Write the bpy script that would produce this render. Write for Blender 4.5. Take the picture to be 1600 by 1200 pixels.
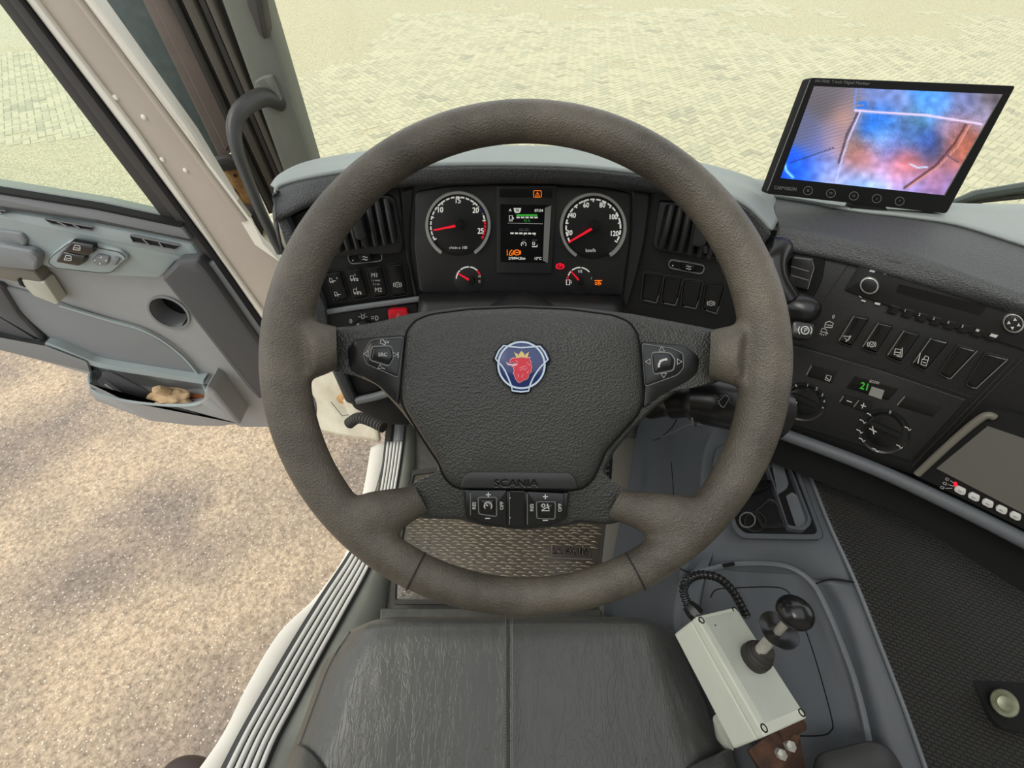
import bpy, bmesh, math, random
from mathutils.bvhtree import BVHTree
from mathutils import Vector, Matrix, noise
random.seed(7)
for o in list(bpy.data.objects): bpy.data.objects.remove(o)
SC = bpy.context.scene
COL = SC.collection
# ---------------- camera, world, sun, exposure ----------------
F = 640.0                                    # focal length in pixels of a 1600 px wide frame
PITCH = math.radians(52)
CAM = Vector((0, 0, 2.6))
RX = Vector((1, 0, 0)); UP = Vector((0, math.sin(PITCH), math.cos(PITCH))); FW = Vector((0, math.cos(PITCH), -math.sin(PITCH)))
cd = bpy.data.cameras.new('camera'); cam = bpy.data.objects.new('camera', cd); COL.objects.link(cam)
cam.location = CAM; cam.rotation_euler = (math.radians(90) - PITCH, 0, 0)
cd.sensor_width = 36; cd.lens = 36 * F / 1600; cd.clip_start = 0.01; cd.clip_end = 200
SC.camera = cam
W = bpy.data.worlds.new('overcast_sky'); SC.world = W; W.use_nodes = True
wn = W.node_tree.nodes; wl = W.node_tree.links
bg = wn['Background']; bg.inputs['Color'].default_value = (0.93, 0.97, 1.0, 1); bg.inputs['Strength'].default_value = 1.0
sd = bpy.data.lights.new('sun', 'SUN'); so = bpy.data.objects.new('sun', sd); COL.objects.link(so)
sd.energy = 0.9; sd.angle = math.radians(25); sd.color = (1, 0.95, 0.86)
so.rotation_euler = Vector((-0.55, -0.25, 0.8)).to_track_quat('Z', 'Y').to_euler()
SC.view_settings.view_transform = 'Standard'; SC.view_settings.look = 'None'
SC.view_settings.gamma = 1; SC.view_settings.use_curve_mapping = False
SC.view_settings.exposure = 0.5
# ---------------- pixel <-> world ----------------
def ray(px, py): return RX * ((px - 800) / F) + UP * ((600 - py) / F) + FW
def P(px, py, d): return CAM + ray(px, py) * d
def Pz(px, py, z):
    r = ray(px, py); return CAM + r * ((z - CAM.z) / r.z)
class Pl:
    def __init__(s, o, n):
        s.o = Vector(o); s.n = Vector(n).normalized()
        if s.n.dot(CAM - s.o) < 0: s.n = -s.n
    def hit(s, px, py, h=0.0):
        r = ray(px, py); return CAM + r * ((s.o + s.n * h - CAM).dot(s.n) / r.dot(s.n))
    def d(s, px, py): return (s.hit(px, py) - CAM).dot(FW)
def Pl3(a, b, c):
    A, B, C_ = P(*a), P(*b), P(*c)
    return Pl(A, (B - A).cross(C_ - A))
# ---------------- materials ----------------
def srgb(r, g, b):
    f = lambda c: ((c / 255 + 0.055) / 1.055) ** 2.4 if c > 10 else c / 255 / 12.92
    return (f(r), f(g), f(b), 1)
MATS = {}
def mat(name, col, rough=0.55, bump=None, var=0.0, vscale=8.0, metal=0.0, emit=0.0, spec=0.5, coat=0.0, col2=None, tex='noise', stretch=None, alpha=1.0, detail=4):
    m = bpy.data.materials.new(name); m.use_nodes = True; MATS[name] = m
    nt = m.node_tree; N = nt.nodes; L = nt.links; b = N['Principled BSDF']
    b.inputs['Base Color'].default_value = col; b.inputs['Roughness'].default_value = rough
    b.inputs['Metallic'].default_value = metal; b.inputs['Specular IOR Level'].default_value = spec
    b.inputs['Coat Weight'].default_value = coat
    if emit: b.inputs['Emission Color'].default_value = col; b.inputs['Emission Strength'].default_value = emit
    tc = N.new('ShaderNodeTexCoord'); vec = tc.outputs['Object']
    if stretch:
        mp = N.new('ShaderNodeMapping'); mp.inputs['Scale'].default_value = stretch; L.new(vec, mp.inputs['Vector']); vec = mp.outputs[0]
    if var or col2:
        n = N.new('ShaderNodeTexNoise'); n.inputs['Scale'].default_value = vscale; n.inputs['Detail'].default_value = detail + 2; n.inputs['Roughness'].default_value = 0.65
        L.new(vec, n.inputs['Vector'])
        r = N.new('ShaderNodeValToRGB'); r.color_ramp.elements[0].position = 0.32; r.color_ramp.elements[1].position = 0.68
        c2 = col2 or tuple(min(1, c * (1 + var)) for c in col[:3]) + (1,)
        c1 = col if col2 else tuple(c * (1 - var) for c in col[:3]) + (1,)
        r.color_ramp.elements[0].color = c1; r.color_ramp.elements[1].color = c2
        L.new(n.outputs['Fac'], r.inputs['Fac']); L.new(r.outputs['Color'], b.inputs['Base Color'])
    if bump:
        sc, st = bump
        if tex == 'voronoi':
            t = N.new('ShaderNodeTexVoronoi'); t.feature = 'F1'; t.inputs['Scale'].default_value = sc; o = t.outputs['Distance']
        else:
            t = N.new('ShaderNodeTexNoise'); t.inputs['Scale'].default_value = sc; t.inputs['Detail'].default_value = detail; o = t.outputs['Fac']
        L.new(vec, t.inputs['Vector'])
        bp = N.new('ShaderNodeBump'); bp.inputs['Strength'].default_value = st; bp.inputs['Distance'].default_value = 0.001
        L.new(o, bp.inputs['Height']); L.new(bp.outputs['Normal'], b.inputs['Normal'])
    return m
S = srgb
M = {}
def dm(k, *a, **kw): M[k] = mat(k, *a, **kw)
dm('rim_leather', S(112, 104, 91), 0.42, bump=(700, .5), col2=S(74, 69, 60), vscale=13, tex='voronoi')
dm('seam_dark', S(40, 37, 33), 0.8)
dm('pad_grain', S(66, 66, 63), 0.4, bump=(520, .8), var=.12, vscale=3, tex='voronoi')
dm('pad_smooth', S(50, 50, 49), 0.4, bump=(900, .2))
dm('gloss_black', S(26, 26, 26), 0.28, bump=(900, .1))
dm('dash_grain', S(74, 76, 76), 0.5, bump=(520, .8), var=.08, tex='voronoi')
dm('dash_light', S(156, 163, 160), 0.6, bump=(500, .5), var=.06)
dm('cluster_plastic', S(47, 47, 47), 0.35, bump=(1500, .2))
dm('fascia_black', S(27, 27, 27), 0.5, bump=(900, .35), var=.1)
dm('panel_black', S(32, 32, 32), 0.42, bump=(900, .3), var=.06)
dm('void_black', S(8, 8, 8), 0.9)
dm('button_black', S(22, 22, 22), 0.25)
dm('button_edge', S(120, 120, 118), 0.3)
dm('dial_face', S(33, 33, 34), 0.45)
dm('chrome', S(205, 205, 200), 0.3, metal=.5)
dm('steel', S(190, 186, 176), 0.3, metal=.3, var=.15, vscale=60)
dm('mark_white', S(222, 222, 215), 0.6, emit=.25)
dm('print_white', S(205, 205, 200), 0.6)
dm('print_grey', S(120, 120, 118), 0.6)
dm('needle_red', S(220, 20, 40), 0.5, emit=.5)
dm('mark_red', S(200, 25, 40), 0.5, emit=.3)
dm('mark_blue', S(50, 60, 110), 0.5)
dm('lcd_black', S(14, 14, 14), 0.2)
dm('lcd_green', S(50, 150, 45), 0.5, emit=.45)
dm('lcd_grey', S(140, 140, 136), 0.5)
dm('lcd_orange', S(235, 110, 20), 0.5, emit=.8)
dm('lamp_red', S(230, 20, 45), 0.5, emit=.8)
dm('button_red', S(215, 30, 45), 0.35)
dm('badge_blue', S(32, 52, 112), 0.25, coat=.5)
dm('badge_silver', S(205, 220, 235), 0.3)
dm('badge_red', S(222, 40, 62), 0.35)
dm('badge_pink', S(250, 190, 200), 0.35)
dm('badge_gold', S(232, 200, 130), 0.35)
dm('door_grey', S(150, 151, 150), 0.55, bump=(700, .35), var=.05)
dm('door_blue', S(154, 165, 165), 0.5, bump=(700, .35), var=.05)
dm('door_dark', S(78, 79, 81), 0.6, bump=(500, .3))
dm('door_shade', S(124, 127, 129), 0.55, bump=(700, .3))
dm('gasket', S(62, 60, 58), 0.6, bump=(300, .3))
dm('frame_paint', S(192, 181, 168), 0.45, var=.06, vscale=5)
dm('frame_edge', S(252, 247, 234), 0.4, var=.03)
dm('body_white', S(232, 228, 208), 0.4, col2=S(205, 195, 170), vscale=9)
dm('rust', S(222, 178, 118), 0.7, col2=S(140, 90, 50), vscale=25)
dm('rust_dark', S(105, 70, 50), 0.8, col2=S(60, 45, 38), vscale=60, bump=(150, .8))
dm('deflector', S(88, 98, 96), 0.6, col2=S(70, 80, 80), vscale=40)
dm('pillar_metal', S(128, 116, 110), 0.5, var=.12, vscale=10)
dm('rubber', S(66, 63, 58), 0.6, bump=(400, .4), var=.12, vscale=20)
dm('rubber_light', S(98, 93, 84), 0.6, bump=(400, .4), var=.1)
dm('pillar_trim', S(120, 122, 112), 0.65, bump=(900, .4), var=.05)
dm('handle_black', S(62, 62, 60), 0.4, bump=(900, .2))
dm('console_blue', S(86, 90, 95), 0.42, bump=(1200, .4), var=.07)
dm('console_light', S(112, 116, 120), 0.42, bump=(1200, .4), var=.05)
dm('trim_bar', S(92, 96, 100), 0.5, bump=(900, .4))
dm('floor_plastic', S(74, 75, 72), 0.6, col2=S(94, 92, 84), vscale=30, bump=(200, .5))
dm('aluminium', S(232, 230, 222), 0.4, metal=.0, var=.06, vscale=30)
dm('strip_dark', S(70, 70, 68), 0.6)
dm('box_plastic', S(216, 218, 202), 0.5, var=.03, vscale=20)
dm('box_lid', S(196, 199, 186), 0.5, var=.05, vscale=25)
dm('ball_black', S(30, 30, 30), 0.22)
dm('boot_rubber', S(52, 48, 44), 0.6)
dm('paver_a', S(196, 190, 164), 0.8, var=.06, vscale=1.2, bump=(60, .4))
dm('paver_c', S(172, 168, 148), 0.8, var=.12, vscale=3, bump=(60, .4))
dm('paver_b', S(184, 180, 156), 0.8, var=.07, vscale=1.5, bump=(60, .4))
dm('mat_rubber', S(86, 80, 70), 0.3, bump=(150, .5), var=.15, vscale=6)
dm('wallet', S(62, 62, 64), 0.6, bump=(400, .4))
dm('cloth', S(206, 178, 138), 0.8, col2=S(170, 140, 105), vscale=40)
dm('paper', S(225, 222, 215), 0.7)
dm('leather_tan', S(150, 84, 50), 0.6)
dm('latch', S(176, 176, 162), 0.5, var=.05)
dm('grab_tan', S(112, 108, 98), 0.6)
dm('shoe_dark', S(62, 48, 44), 0.6, bump=(200, .5))
dm('shoe_green', S(150, 160, 60), 0.6)
dm('disc_metal', S(150, 152, 130), 0.4, metal=.5, var=.2, vscale=80)
dm('grille_white', S(215, 215, 205), 0.6)
dm('wiper', S(85, 92, 92), 0.5)
dm('armrest', S(58, 58, 57), 0.5, bump=(300, .3))
dm('headliner', S(190, 186, 176), 0.8)
dm('arch_cover', S(146, 148, 138), 0.5, var=.08, vscale=12, bump=(600, .3))
dm('screen2_reflection', S(98, 96, 90), 0.12, spec=.8)  # grey base colour stands in for the reflection on the dark glass
# leather of the seat: fine creases running front to back
m = mat('seat_leather', S(86, 86, 82), 0.29, var=.12, vscale=6); M['seat_leather'] = m
nt = m.node_tree; N = nt.nodes; L = nt.links
tc = N.new('ShaderNodeTexCoord'); mp = N.new('ShaderNodeMapping'); mp.inputs['Scale'].default_value = (1, .28, 1)
L.new(tc.outputs['Object'], mp.inputs['Vector'])
n1 = N.new('ShaderNodeTexNoise'); n1.inputs['Scale'].default_value = 14; n1.inputs['Detail'].default_value = 5
L.new(mp.outputs[0], n1.inputs['Vector'])
mx = N.new('ShaderNodeMixRGB'); mx.blend_type = 'ADD'; mx.inputs['Fac'].default_value = .22
L.new(mp.outputs[0], mx.inputs['Color1']); L.new(n1.outputs['Color'], mx.inputs['Color2'])
v = N.new('ShaderNodeTexVoronoi'); v.feature = 'DISTANCE_TO_EDGE'; v.inputs['Scale'].default_value = 75
L.new(mx.outputs[0], v.inputs['Vector'])
rp = N.new('ShaderNodeValToRGB'); rp.color_ramp.elements[0].position = 0; rp.color_ramp.elements[1].position = .10
L.new(v.outputs['Distance'], rp.inputs['Fac'])
n2 = N.new('ShaderNodeTexNoise'); n2.inputs['Scale'].default_value = 700; L.new(tc.outputs['Object'], n2.inputs['Vector'])
n3 = N.new('ShaderNodeTexNoise'); n3.inputs['Scale'].default_value = 45; L.new(mp.outputs[0], n3.inputs['Vector'])
b1 = N.new('ShaderNodeBump'); b1.inputs['Strength'].default_value = .3; b1.inputs['Distance'].default_value = .0006; L.new(rp.outputs['Color'], b1.inputs['Height'])
b2 = N.new('ShaderNodeBump'); b2.inputs['Strength'].default_value = .2; b2.inputs['Distance'].default_value = .0008; L.new(n2.outputs['Fac'], b2.inputs['Height']); L.new(b1.outputs[0], b2.inputs['Normal'])
b3 = N.new('ShaderNodeBump'); b3.inputs['Strength'].default_value = .4; b3.inputs['Distance'].default_value = .004; L.new(n3.outputs['Fac'], b3.inputs['Height']); L.new(b2.outputs[0], b3.inputs['Normal'])
L.new(b3.outputs[0], N['Principled BSDF'].inputs['Normal'])
# ground: grit
def ground_mat(name, c1, c2, c3, scale, rough=.75, spark=True):
    m = bpy.data.materials.new(name); m.use_nodes = True; nt = m.node_tree; N = nt.nodes; L = nt.links; b = N['Principled BSDF']
    tc = N.new('ShaderNodeTexCoord')
    big = N.new('ShaderNodeTexNoise'); big.inputs['Scale'].default_value = 1.1; big.inputs['Detail'].default_value = 5
    fine = N.new('ShaderNodeTexNoise'); fine.inputs['Scale'].default_value = scale; fine.inputs['Detail'].default_value = 6; fine.inputs['Roughness'].default_value = .8
    L.new(tc.outputs['Object'], big.inputs['Vector']); L.new(tc.outputs['Object'], fine.inputs['Vector'])
    r1 = N.new('ShaderNodeValToRGB'); r1.color_ramp.elements[0].position = .36; r1.color_ramp.elements[1].position = .6
    r1.color_ramp.elements[0].color = c1; r1.color_ramp.elements[1].color = c2
    L.new(big.outputs['Fac'], r1.inputs['Fac'])
    r2 = N.new('ShaderNodeValToRGB'); r2.color_ramp.elements[0].position = .35; r2.color_ramp.elements[1].position = .66
    r2.color_ramp.elements[0].color = (.28, .26, .25, 1); r2.color_ramp.elements[1].color = (1.65, 1.65, 1.65, 1)
    L.new(fine.outputs['Fac'], r2.inputs['Fac'])
    mm = N.new('ShaderNodeMixRGB'); mm.blend_type = 'MULTIPLY'; mm.inputs['Fac'].default_value = .8
    sx_ = N.new('ShaderNodeSeparateXYZ'); L.new(tc.outputs['Object'], sx_.inputs[0])
    mr = N.new('ShaderNodeMapRange'); mr.inputs['From Min'].default_value = 2.9; mr.inputs['From Max'].default_value = 4.3; L.new(sx_.outputs['Y'], mr.inputs['Value'])
    pm = N.new('ShaderNodeMixRGB'); pm.inputs['Color2'].default_value = S(188, 181, 152); L.new(mr.outputs[0], pm.inputs['Fac']); L.new(r1.outputs['Color'], pm.inputs['Color1'])
    L.new(pm.outputs['Color'], mm.inputs['Color1']); L.new(r2.outputs['Color'], mm.inputs['Color2'])
    vor = N.new('ShaderNodeTexVoronoi'); vor.inputs['Scale'].default_value = scale * .9; L.new(tc.outputs['Object'], vor.inputs['Vector'])
    r3 = N.new('ShaderNodeValToRGB'); r3.color_ramp.elements[0].position = .12; r3.color_ramp.elements[1].position = .2
    r3.color_ramp.elements[0].color = (1, 1, 1, 1); r3.color_ramp.elements[1].color = (0, 0, 0, 1)
    L.new(vor.outputs['Distance'], r3.inputs['Fac'])
    m2 = N.new('ShaderNodeMixRGB'); m2.inputs['Color2'].default_value = c3
    mu = N.new('ShaderNodeMath'); mu.operation = 'MULTIPLY'; mu.inputs[1].default_value = .7; L.new(r3.outputs['Color'], mu.inputs[0])
    L.new(mu.outputs[0], m2.inputs['Fac']); L.new(mm.outputs[0], m2.inputs['Color1']); L.new(m2.outputs[0], b.inputs['Base Color'])
    b.inputs['Roughness'].default_value = rough
    bp = N.new('ShaderNodeBump'); bp.inputs['Strength'].default_value = .6; bp.inputs['Distance'].default_value = .006
    L.new(fine.outputs['Fac'], bp.inputs['Height']); L.new(bp.outputs[0], b.inputs['Normal'])
    M[name] = m
ground_mat('grit_asphalt', S(136, 122, 108), S(186, 164, 136), S(240, 230, 212), 46)
# woven black mat
m = mat('woven_mat', S(44, 43, 40), 0.6); M['woven_mat'] = m
nt = m.node_tree; N = nt.nodes; L = nt.links
tc = N.new('ShaderNodeTexCoord'); mp = N.new('ShaderNodeMapping'); mp.inputs['Rotation'].default_value = (0, 0, .35); mp.inputs['Scale'].default_value = (1, 1, .01)
L.new(tc.outputs['Object'], mp.inputs['Vector'])
br = N.new('ShaderNodeTexBrick'); br.inputs['Scale'].default_value = 1; br.inputs['Brick Width'].default_value = .0085; br.inputs['Row Height'].default_value = .0048
br.inputs['Mortar Size'].default_value = .0011; br.inputs['Mortar Smooth'].default_value = 1; br.inputs['Color1'].default_value = (1, 1, 1, 1); br.inputs['Color2'].default_value = (.75, .75, .75, 1); br.inputs['Mortar'].default_value = (0, 0, 0, 1)
L.new(mp.outputs[0], br.inputs['Vector'])
bp = N.new('ShaderNodeBump'); bp.inputs['Strength'].default_value = 1; bp.inputs['Distance'].default_value = .003
L.new(br.outputs['Color'], bp.inputs['Height']); L.new(bp.outputs[0], N['Principled BSDF'].inputs['Normal'])
# thin glass
def glass(name, tint, fac):
    m = bpy.data.materials.new(name); m.use_nodes = True; nt = m.node_tree; N = nt.nodes; L = nt.links
    for n in list(N): N.remove(n)
    out = N.new('ShaderNodeOutputMaterial'); mix = N.new('ShaderNodeMixShader'); t = N.new('ShaderNodeBsdfTransparent'); g = N.new('ShaderNodeBsdfGlossy')
    t.inputs['Color'].default_value = tint; g.inputs['Roughness'].default_value = .03
    fr = N.new('ShaderNodeLayerWeight'); pw = N.new('ShaderNodeMath'); pw.operation = 'POWER'; pw.inputs[1].default_value = 4; L.new(fr.outputs['Facing'], pw.inputs[0])
    ma = N.new('ShaderNodeMath'); ma.operation = 'MULTIPLY_ADD'; ma.inputs[1].default_value = .4; ma.inputs[2].default_value = (fac - 1) * .12; L.new(pw.outputs[0], ma.inputs[0])
    L.new(ma.outputs[0], mix.inputs[0]); L.new(t.outputs[0], mix.inputs[1]); L.new(g.outputs[0], mix.inputs[2]); L.new(mix.outputs[0], out.inputs[0])
    M[name] = m
glass('windscreen_glass', (.99, 1.0, .95, 1), 1.2); glass('door_glass', (.96, 1.0, .94, 1), 1.25)
glass('clear_cover', (1, 1, 1, 1), 1.15)
# ---------------- mesh builder ----------------
def offset2d(pts, r):
    n = len(pts); out = []
    A = sum(pts[i][0] * pts[(i + 1) % n][1] - pts[(i + 1) % n][0] * pts[i][1] for i in range(n))
    s = 1 if A > 0 else -1
    for i in range(n):
        p0, p1, p2 = pts[i - 1], pts[i], pts[(i + 1) % n]
        d1 = Vector((p1[0] - p0[0], p1[1] - p0[1])); d2 = Vector((p2[0] - p1[0], p2[1] - p1[1]))
        if d1.length < 1e-9: d1 = d2
        if d2.length < 1e-9: d2 = d1
        d1.normalize(); d2.normalize()
        n1 = Vector((-d1.y, d1.x)) * s; n2 = Vector((-d2.y, d2.x)) * s
        b = n1 + n2
        if b.length < 1e-6: b = n1
        b.normalize(); k = 1 / max(.5, b.dot(n1))
        out.append((p1[0] + b.x * r * k, p1[1] + b.y * r * k))
    for _ in range(12):                     # collapse edges that the offset turned round
        bad = False
        for i in range(n):
            j = (i + 1) % n
            if (out[j][0] - out[i][0]) * (pts[j][0] - pts[i][0]) + (out[j][1] - out[i][1]) * (pts[j][1] - pts[i][1]) < -1e-9:
                m_ = ((out[i][0] + out[j][0]) / 2, (out[i][1] + out[j][1]) / 2); out[i] = m_; out[j] = m_; bad = True
        if not bad: break
    return out
def rr(pts, r, n=4):
    out = []; N_ = len(pts)
    for i in range(N_):
        p0, p1, p2 = Vector(pts[i - 1]), Vector(pts[i]), Vector(pts[(i + 1) % N_])
        a = (p0 - p1); b = (p2 - p1); ra = min(r, a.length * .48); rb = min(r, b.length * .48)
        A = p1 + a.normalized() * ra; B = p1 + b.normalized() * rb
        for k in range(n + 1):
            t = k / n; q = A * (1 - t) ** 2 + p1 * 2 * t * (1 - t) + B * t * t
            out.append((q.x, q.y))
    return out
def ell(cx, cy, rx, ry=None, n=32, a0=0, a1=360, rot=0):
    ry = ry or rx; full = abs(a1 - a0) >= 360; k = n if full else n + 1; R_ = math.radians(rot)
    o = []
    for i in range(k):
        t = math.radians(a0 + (a1 - a0) * i / n); x = rx * math.cos(t); y = -ry * math.sin(t)
        o.append((cx + x * math.cos(R_) - y * math.sin(R_), cy + x * math.sin(R_) + y * math.cos(R_)))
    return o
def spline(pts, k=6, closed=False):
    n = len(pts); out = []
    P_ = [Vector(p) for p in pts]
    for i in range(n if closed else n - 1):
        if closed: a, b, c, d = P_[i - 1], P_[i], P_[(i + 1) % n], P_[(i + 2) % n]
        else: a, b, c, d = P_[max(i - 1, 0)], P_[i], P_[i + 1], P_[min(i + 2, n - 1)]
        for j in range(k):
            t = j / k
            out.append(.5 * ((2 * b) + (c - a) * t + (2 * a - 5 * b + 4 * c - d) * t * t + (3 * b - a - 3 * c + d) * t ** 3))
    if not closed: out.append(P_[-1])
    return out
TXT = {}
def text_mesh(s):
    if s not in TXT:
        cu = bpy.data.curves.new('t', 'FONT'); cu.body = s; cu.align_x = 'CENTER'; cu.align_y = 'CENTER'; cu.size = 1; cu.resolution_u = 3
        o = bpy.data.objects.new('t', cu); COL.objects.link(o)
        dg = bpy.context.evaluated_depsgraph_get(); me = o.evaluated_get(dg).to_mesh()
        TXT[s] = ([v.co.copy() for v in me.vertices], [tuple(p.vertices) for p in me.polygons])
        o.evaluated_get(dg).to_mesh_clear(); bpy.data.objects.remove(o); bpy.data.curves.remove(cu)
    return TXT[s]
class MB:
    def __init__(s): s.v = []; s.f = []
    def add(s, vs, fs):
        k = len(s.v); s.v += [Vector(v) for v in vs]; s.f += [tuple(i + k for i in f) for f in fs]; return s
    def poly(s, pl, pts, h=0.0): return s.add([pl.hit(x, y, h) for x, y in pts], [tuple(range(len(pts)))])
    def prism(s, pl, pts, h0, h1, bev=0, bh=None, top=True):
        n = len(pts)
        T = [pl.hit(x, y, h1) for x, y in pts]
        rings = [[p - pl.n * (h1 - h0) for p in T]]
        if bev:
            bm_ = bh if bh is not None else abs(bev) * pl.d(*pts[0]) / F
            rings.append([p - pl.n * bm_ for p in T])
            q = offset2d(pts, bev * .35); rings.append([pl.hit(x, y, h1) - pl.n * bm_ * .3 for x, y in q])
            q = offset2d(pts, bev); rings.append([pl.hit(x, y, h1) for x, y in q])
        else: rings.append(T)
        vs = [p for r in rings for p in r]; fs = []
        for k in range(len(rings) - 1):
            for i in range(n):
                j = (i + 1) % n; fs.append((k * n + i, k * n + j, (k + 1) * n + j, (k + 1) * n + i))
        if top: fs.append(tuple((len(rings) - 1) * n + i for i in range(n)))
        fs.append(tuple(reversed(range(n))))
        return s.add(vs, fs)
    def dome(s, pl, pts, prof, c=None):
        # prof: list of (scale toward centre, height)
        n = len(pts); cx, cy = c or (sum(p[0] for p in pts) / n, sum(p[1] for p in pts) / n)
        vs = []; fs = []
        for k, h in prof: vs += [pl.hit(cx + (x - cx) * k, cy + (y - cy) * k, h) for x, y in pts]
        for r in range(len(prof) - 1):
            for i in range(n):
                j = (i + 1) % n; fs.append((r * n + i, r * n + j, (r + 1) * n + j, (r + 1) * n + i))
        fs.append(tuple((len(prof) - 1) * n + i for i in range(n)))
        return s.add(vs, fs)
    def frame(s, pl, outer, inner, h0, h1, bev=0, closed=True):
        # ring between two outlines with the same number of points
        n = len(outer); O = [pl.hit(x, y, h1) for x, y in outer]; I = [pl.hit(x, y, h1) for x, y in inner]; dz = pl.n * (h1 - h0)
        vs = [p - dz for p in O] + O + I + [p - dz for p in I]; fs = []
        for r in range(4):
            a, b = r * n, ((r + 1) % 4) * n
            for i in range(n if closed else n - 1):
                j = (i + 1) % n; fs.append((a + i, a + j, b + j, b + i))
        return s.add(vs, fs)
    def stroke(s, pl, pts, w, h=0.0005, closed=False, thick=0.0):
        n = len(pts); Ls = []; Rs = []
        for i in range(n):
            a = pts[i - 1] if (i > 0 or closed) else pts[i]; b = pts[(i + 1) % n] if (i < n - 1 or closed) else pts[i]
            d = Vector((b[0] - a[0], b[1] - a[1]))
            if d.length < 1e-9: d = Vector((1, 0))
            d.normalize(); q = Vector((-d.y, d.x)) * w / 2
            Ls.append((pts[i][0] + q.x, pts[i][1] + q.y)); Rs.append((pts[i][0] - q.x, pts[i][1] - q.y))
        vs = [pl.hit(x, y, h) for x, y in Ls] + [pl.hit(x, y, h) for x, y in Rs]; fs = []
        if thick:
            vs += [v_ - pl.n * thick for v_ in vs]
        for i in range(n if closed else n - 1):
            j = (i + 1) % n; fs.append((i, j, n + j, n + i))
            if thick: fs += [(2 * n + i, 2 * n + j, j, i), (n + i, n + j, 3 * n + j, 3 * n + i)]
        return s.add(vs, fs)
    def dashes(s, pl, pts, w, k=2, gap=1, h=.0005):
        i = 0
        while i + k < len(pts): s.stroke(pl, pts[i:i + k + 1], w, h); i += k + gap
        return s
    def text(s, pl, t, cx, cy, size, ang=0, h=.0006, sx=1.0, ang2=None, bold=False):
        vs, fs = text_mesh(t); a = math.radians(ang); b = math.radians(ang2 if ang2 is not None else ang)
        for off in ((0, 0), (size * .05, 0), (0, size * .05)) if bold else ((0, 0),):
            s.add([pl.hit(cx + off[0] + v_.x * size * sx * math.cos(a) - v_.y * size * math.sin(-b), cy + off[1] + v_.x * size * sx * math.sin(a) - v_.y * size * math.cos(b), h) for v_ in vs], fs)
        return s
    def tube(s, pts, rad, n=12, closed=False, flat=None):
        pts = [Vector(p) for p in pts]; m_ = len(pts)
        rad = rad if hasattr(rad, '__len__') else [rad] * m_
        up = None; k = len(s.v); fs = []
        for i in range(m_):
            t = (pts[(i + 1) % m_] - pts[i - 1]) if closed else (pts[min(i + 1, m_ - 1)] - pts[max(i - 1, 0)])
            t.normalize()
            if up is None: up = Vector((0, 0, 1)) if abs(t.z) < .9 else Vector((0, 1, 0))
            if flat: up = flat.copy()
            a = t.cross(up)
            if a.length < 1e-6: a = t.orthogonal()
            a.normalize(); b = a.cross(t).normalized(); up = b
            for j in range(n):
                an = 2 * math.pi * j / n
                s.v.append(pts[i] + a * math.cos(an) * rad[i] + b * math.sin(an) * rad[i])
        for i in range(m_ if closed else m_ - 1):
            for j in range(n):
                i2 = (i + 1) % m_; j2 = (j + 1) % n; s.f.append((k + i * n + j, k + i * n + j2, k + i2 * n + j2, k + i2 * n + j))
        if not closed:
            s.f.append(tuple(k + j for j in reversed(range(n)))); s.f.append(tuple(k + (m_ - 1) * n + j for j in range(n)))
        return s
    def lathe(s, o, ax, prof, n=32):
        o = Vector(o); ax = Vector(ax).normalized(); a = ax.orthogonal().normalized(); b = ax.cross(a); k = len(s.v)
        for r, h in prof:
            for j in range(n):
                an = 2 * math.pi * j / n; s.v.append(o + ax * h + (a * math.cos(an) + b * math.sin(an)) * r)
        for i in range(len(prof) - 1):
            for j in range(n):
                j2 = (j + 1) % n; s.f.append((k + i * n + j, k + i * n + j2, k + (i + 1) * n + j2, k + (i + 1) * n + j))
        s.f.append(tuple(k + j for j in reversed(range(n)))); s.f.append(tuple(k + (len(prof) - 1) * n + j for j in range(n)))
        return s
    def hexa(s, c):  # 8 corners: bottom 4, top 4
        return s.add(c, [(3, 2, 1, 0), (4, 5, 6, 7), (0, 1, 5, 4), (1, 2, 6, 5), (2, 3, 7, 6), (3, 0, 4, 7)])
    def grid(s, rows):
        n = len(rows[0]); k = len(s.v)
        for r in rows: s.v += [Vector(p) for p in r]
        for i in range(len(rows) - 1):
            for j in range(n - 1): s.f.append((k + i * n + j, k + i * n + j + 1, k + (i + 1) * n + j + 1, k + (i + 1) * n + j))
        return s
    def build(s, name, m, parent=None, ang=32, thick=0, tocam=False, bevel=0, recalc=True):
        me = bpy.data.meshes.new(name); me.from_pydata([tuple(v_) for v_ in s.v], [], s.f); me.update()
        bm = bmesh.new(); bm.from_mesh(me)
        if recalc: bmesh.ops.recalc_face_normals(bm, faces=bm.faces)
        if tocam:
            t = sum((f.normal.dot(CAM - f.calc_center_median()) * f.calc_area() for f in bm.faces))
            if t < 0: bmesh.ops.reverse_faces(bm, faces=bm.faces)
        bmesh.ops.remove_doubles(bm, verts=bm.verts, dist=2e-6)
        big = [f for f in bm.faces if len(f.verts) > 8]
        for f in bm.faces: f.smooth = True
        for f in big: f.smooth = False
        if big: bmesh.ops.triangulate(bm, faces=big, ngon_method='BEAUTY')
        bm.to_mesh(me); bm.free()
        me.materials.append(M[m])
        me.set_sharp_from_angle(angle=math.radians(ang))
        o = bpy.data.objects.new(name, me); COL.objects.link(o)
        if parent: o.parent = parent
        if thick:
            md = o.modifiers.new('thick', 'SOLIDIFY'); md.thickness = thick; md.offset = -1
        if bevel:
            md = o.modifiers.new('bev', 'BEVEL'); md.width = bevel; md.segments = 3; md.limit_method = 'ANGLE'; md.angle_limit = math.radians(40)
        return o
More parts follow.
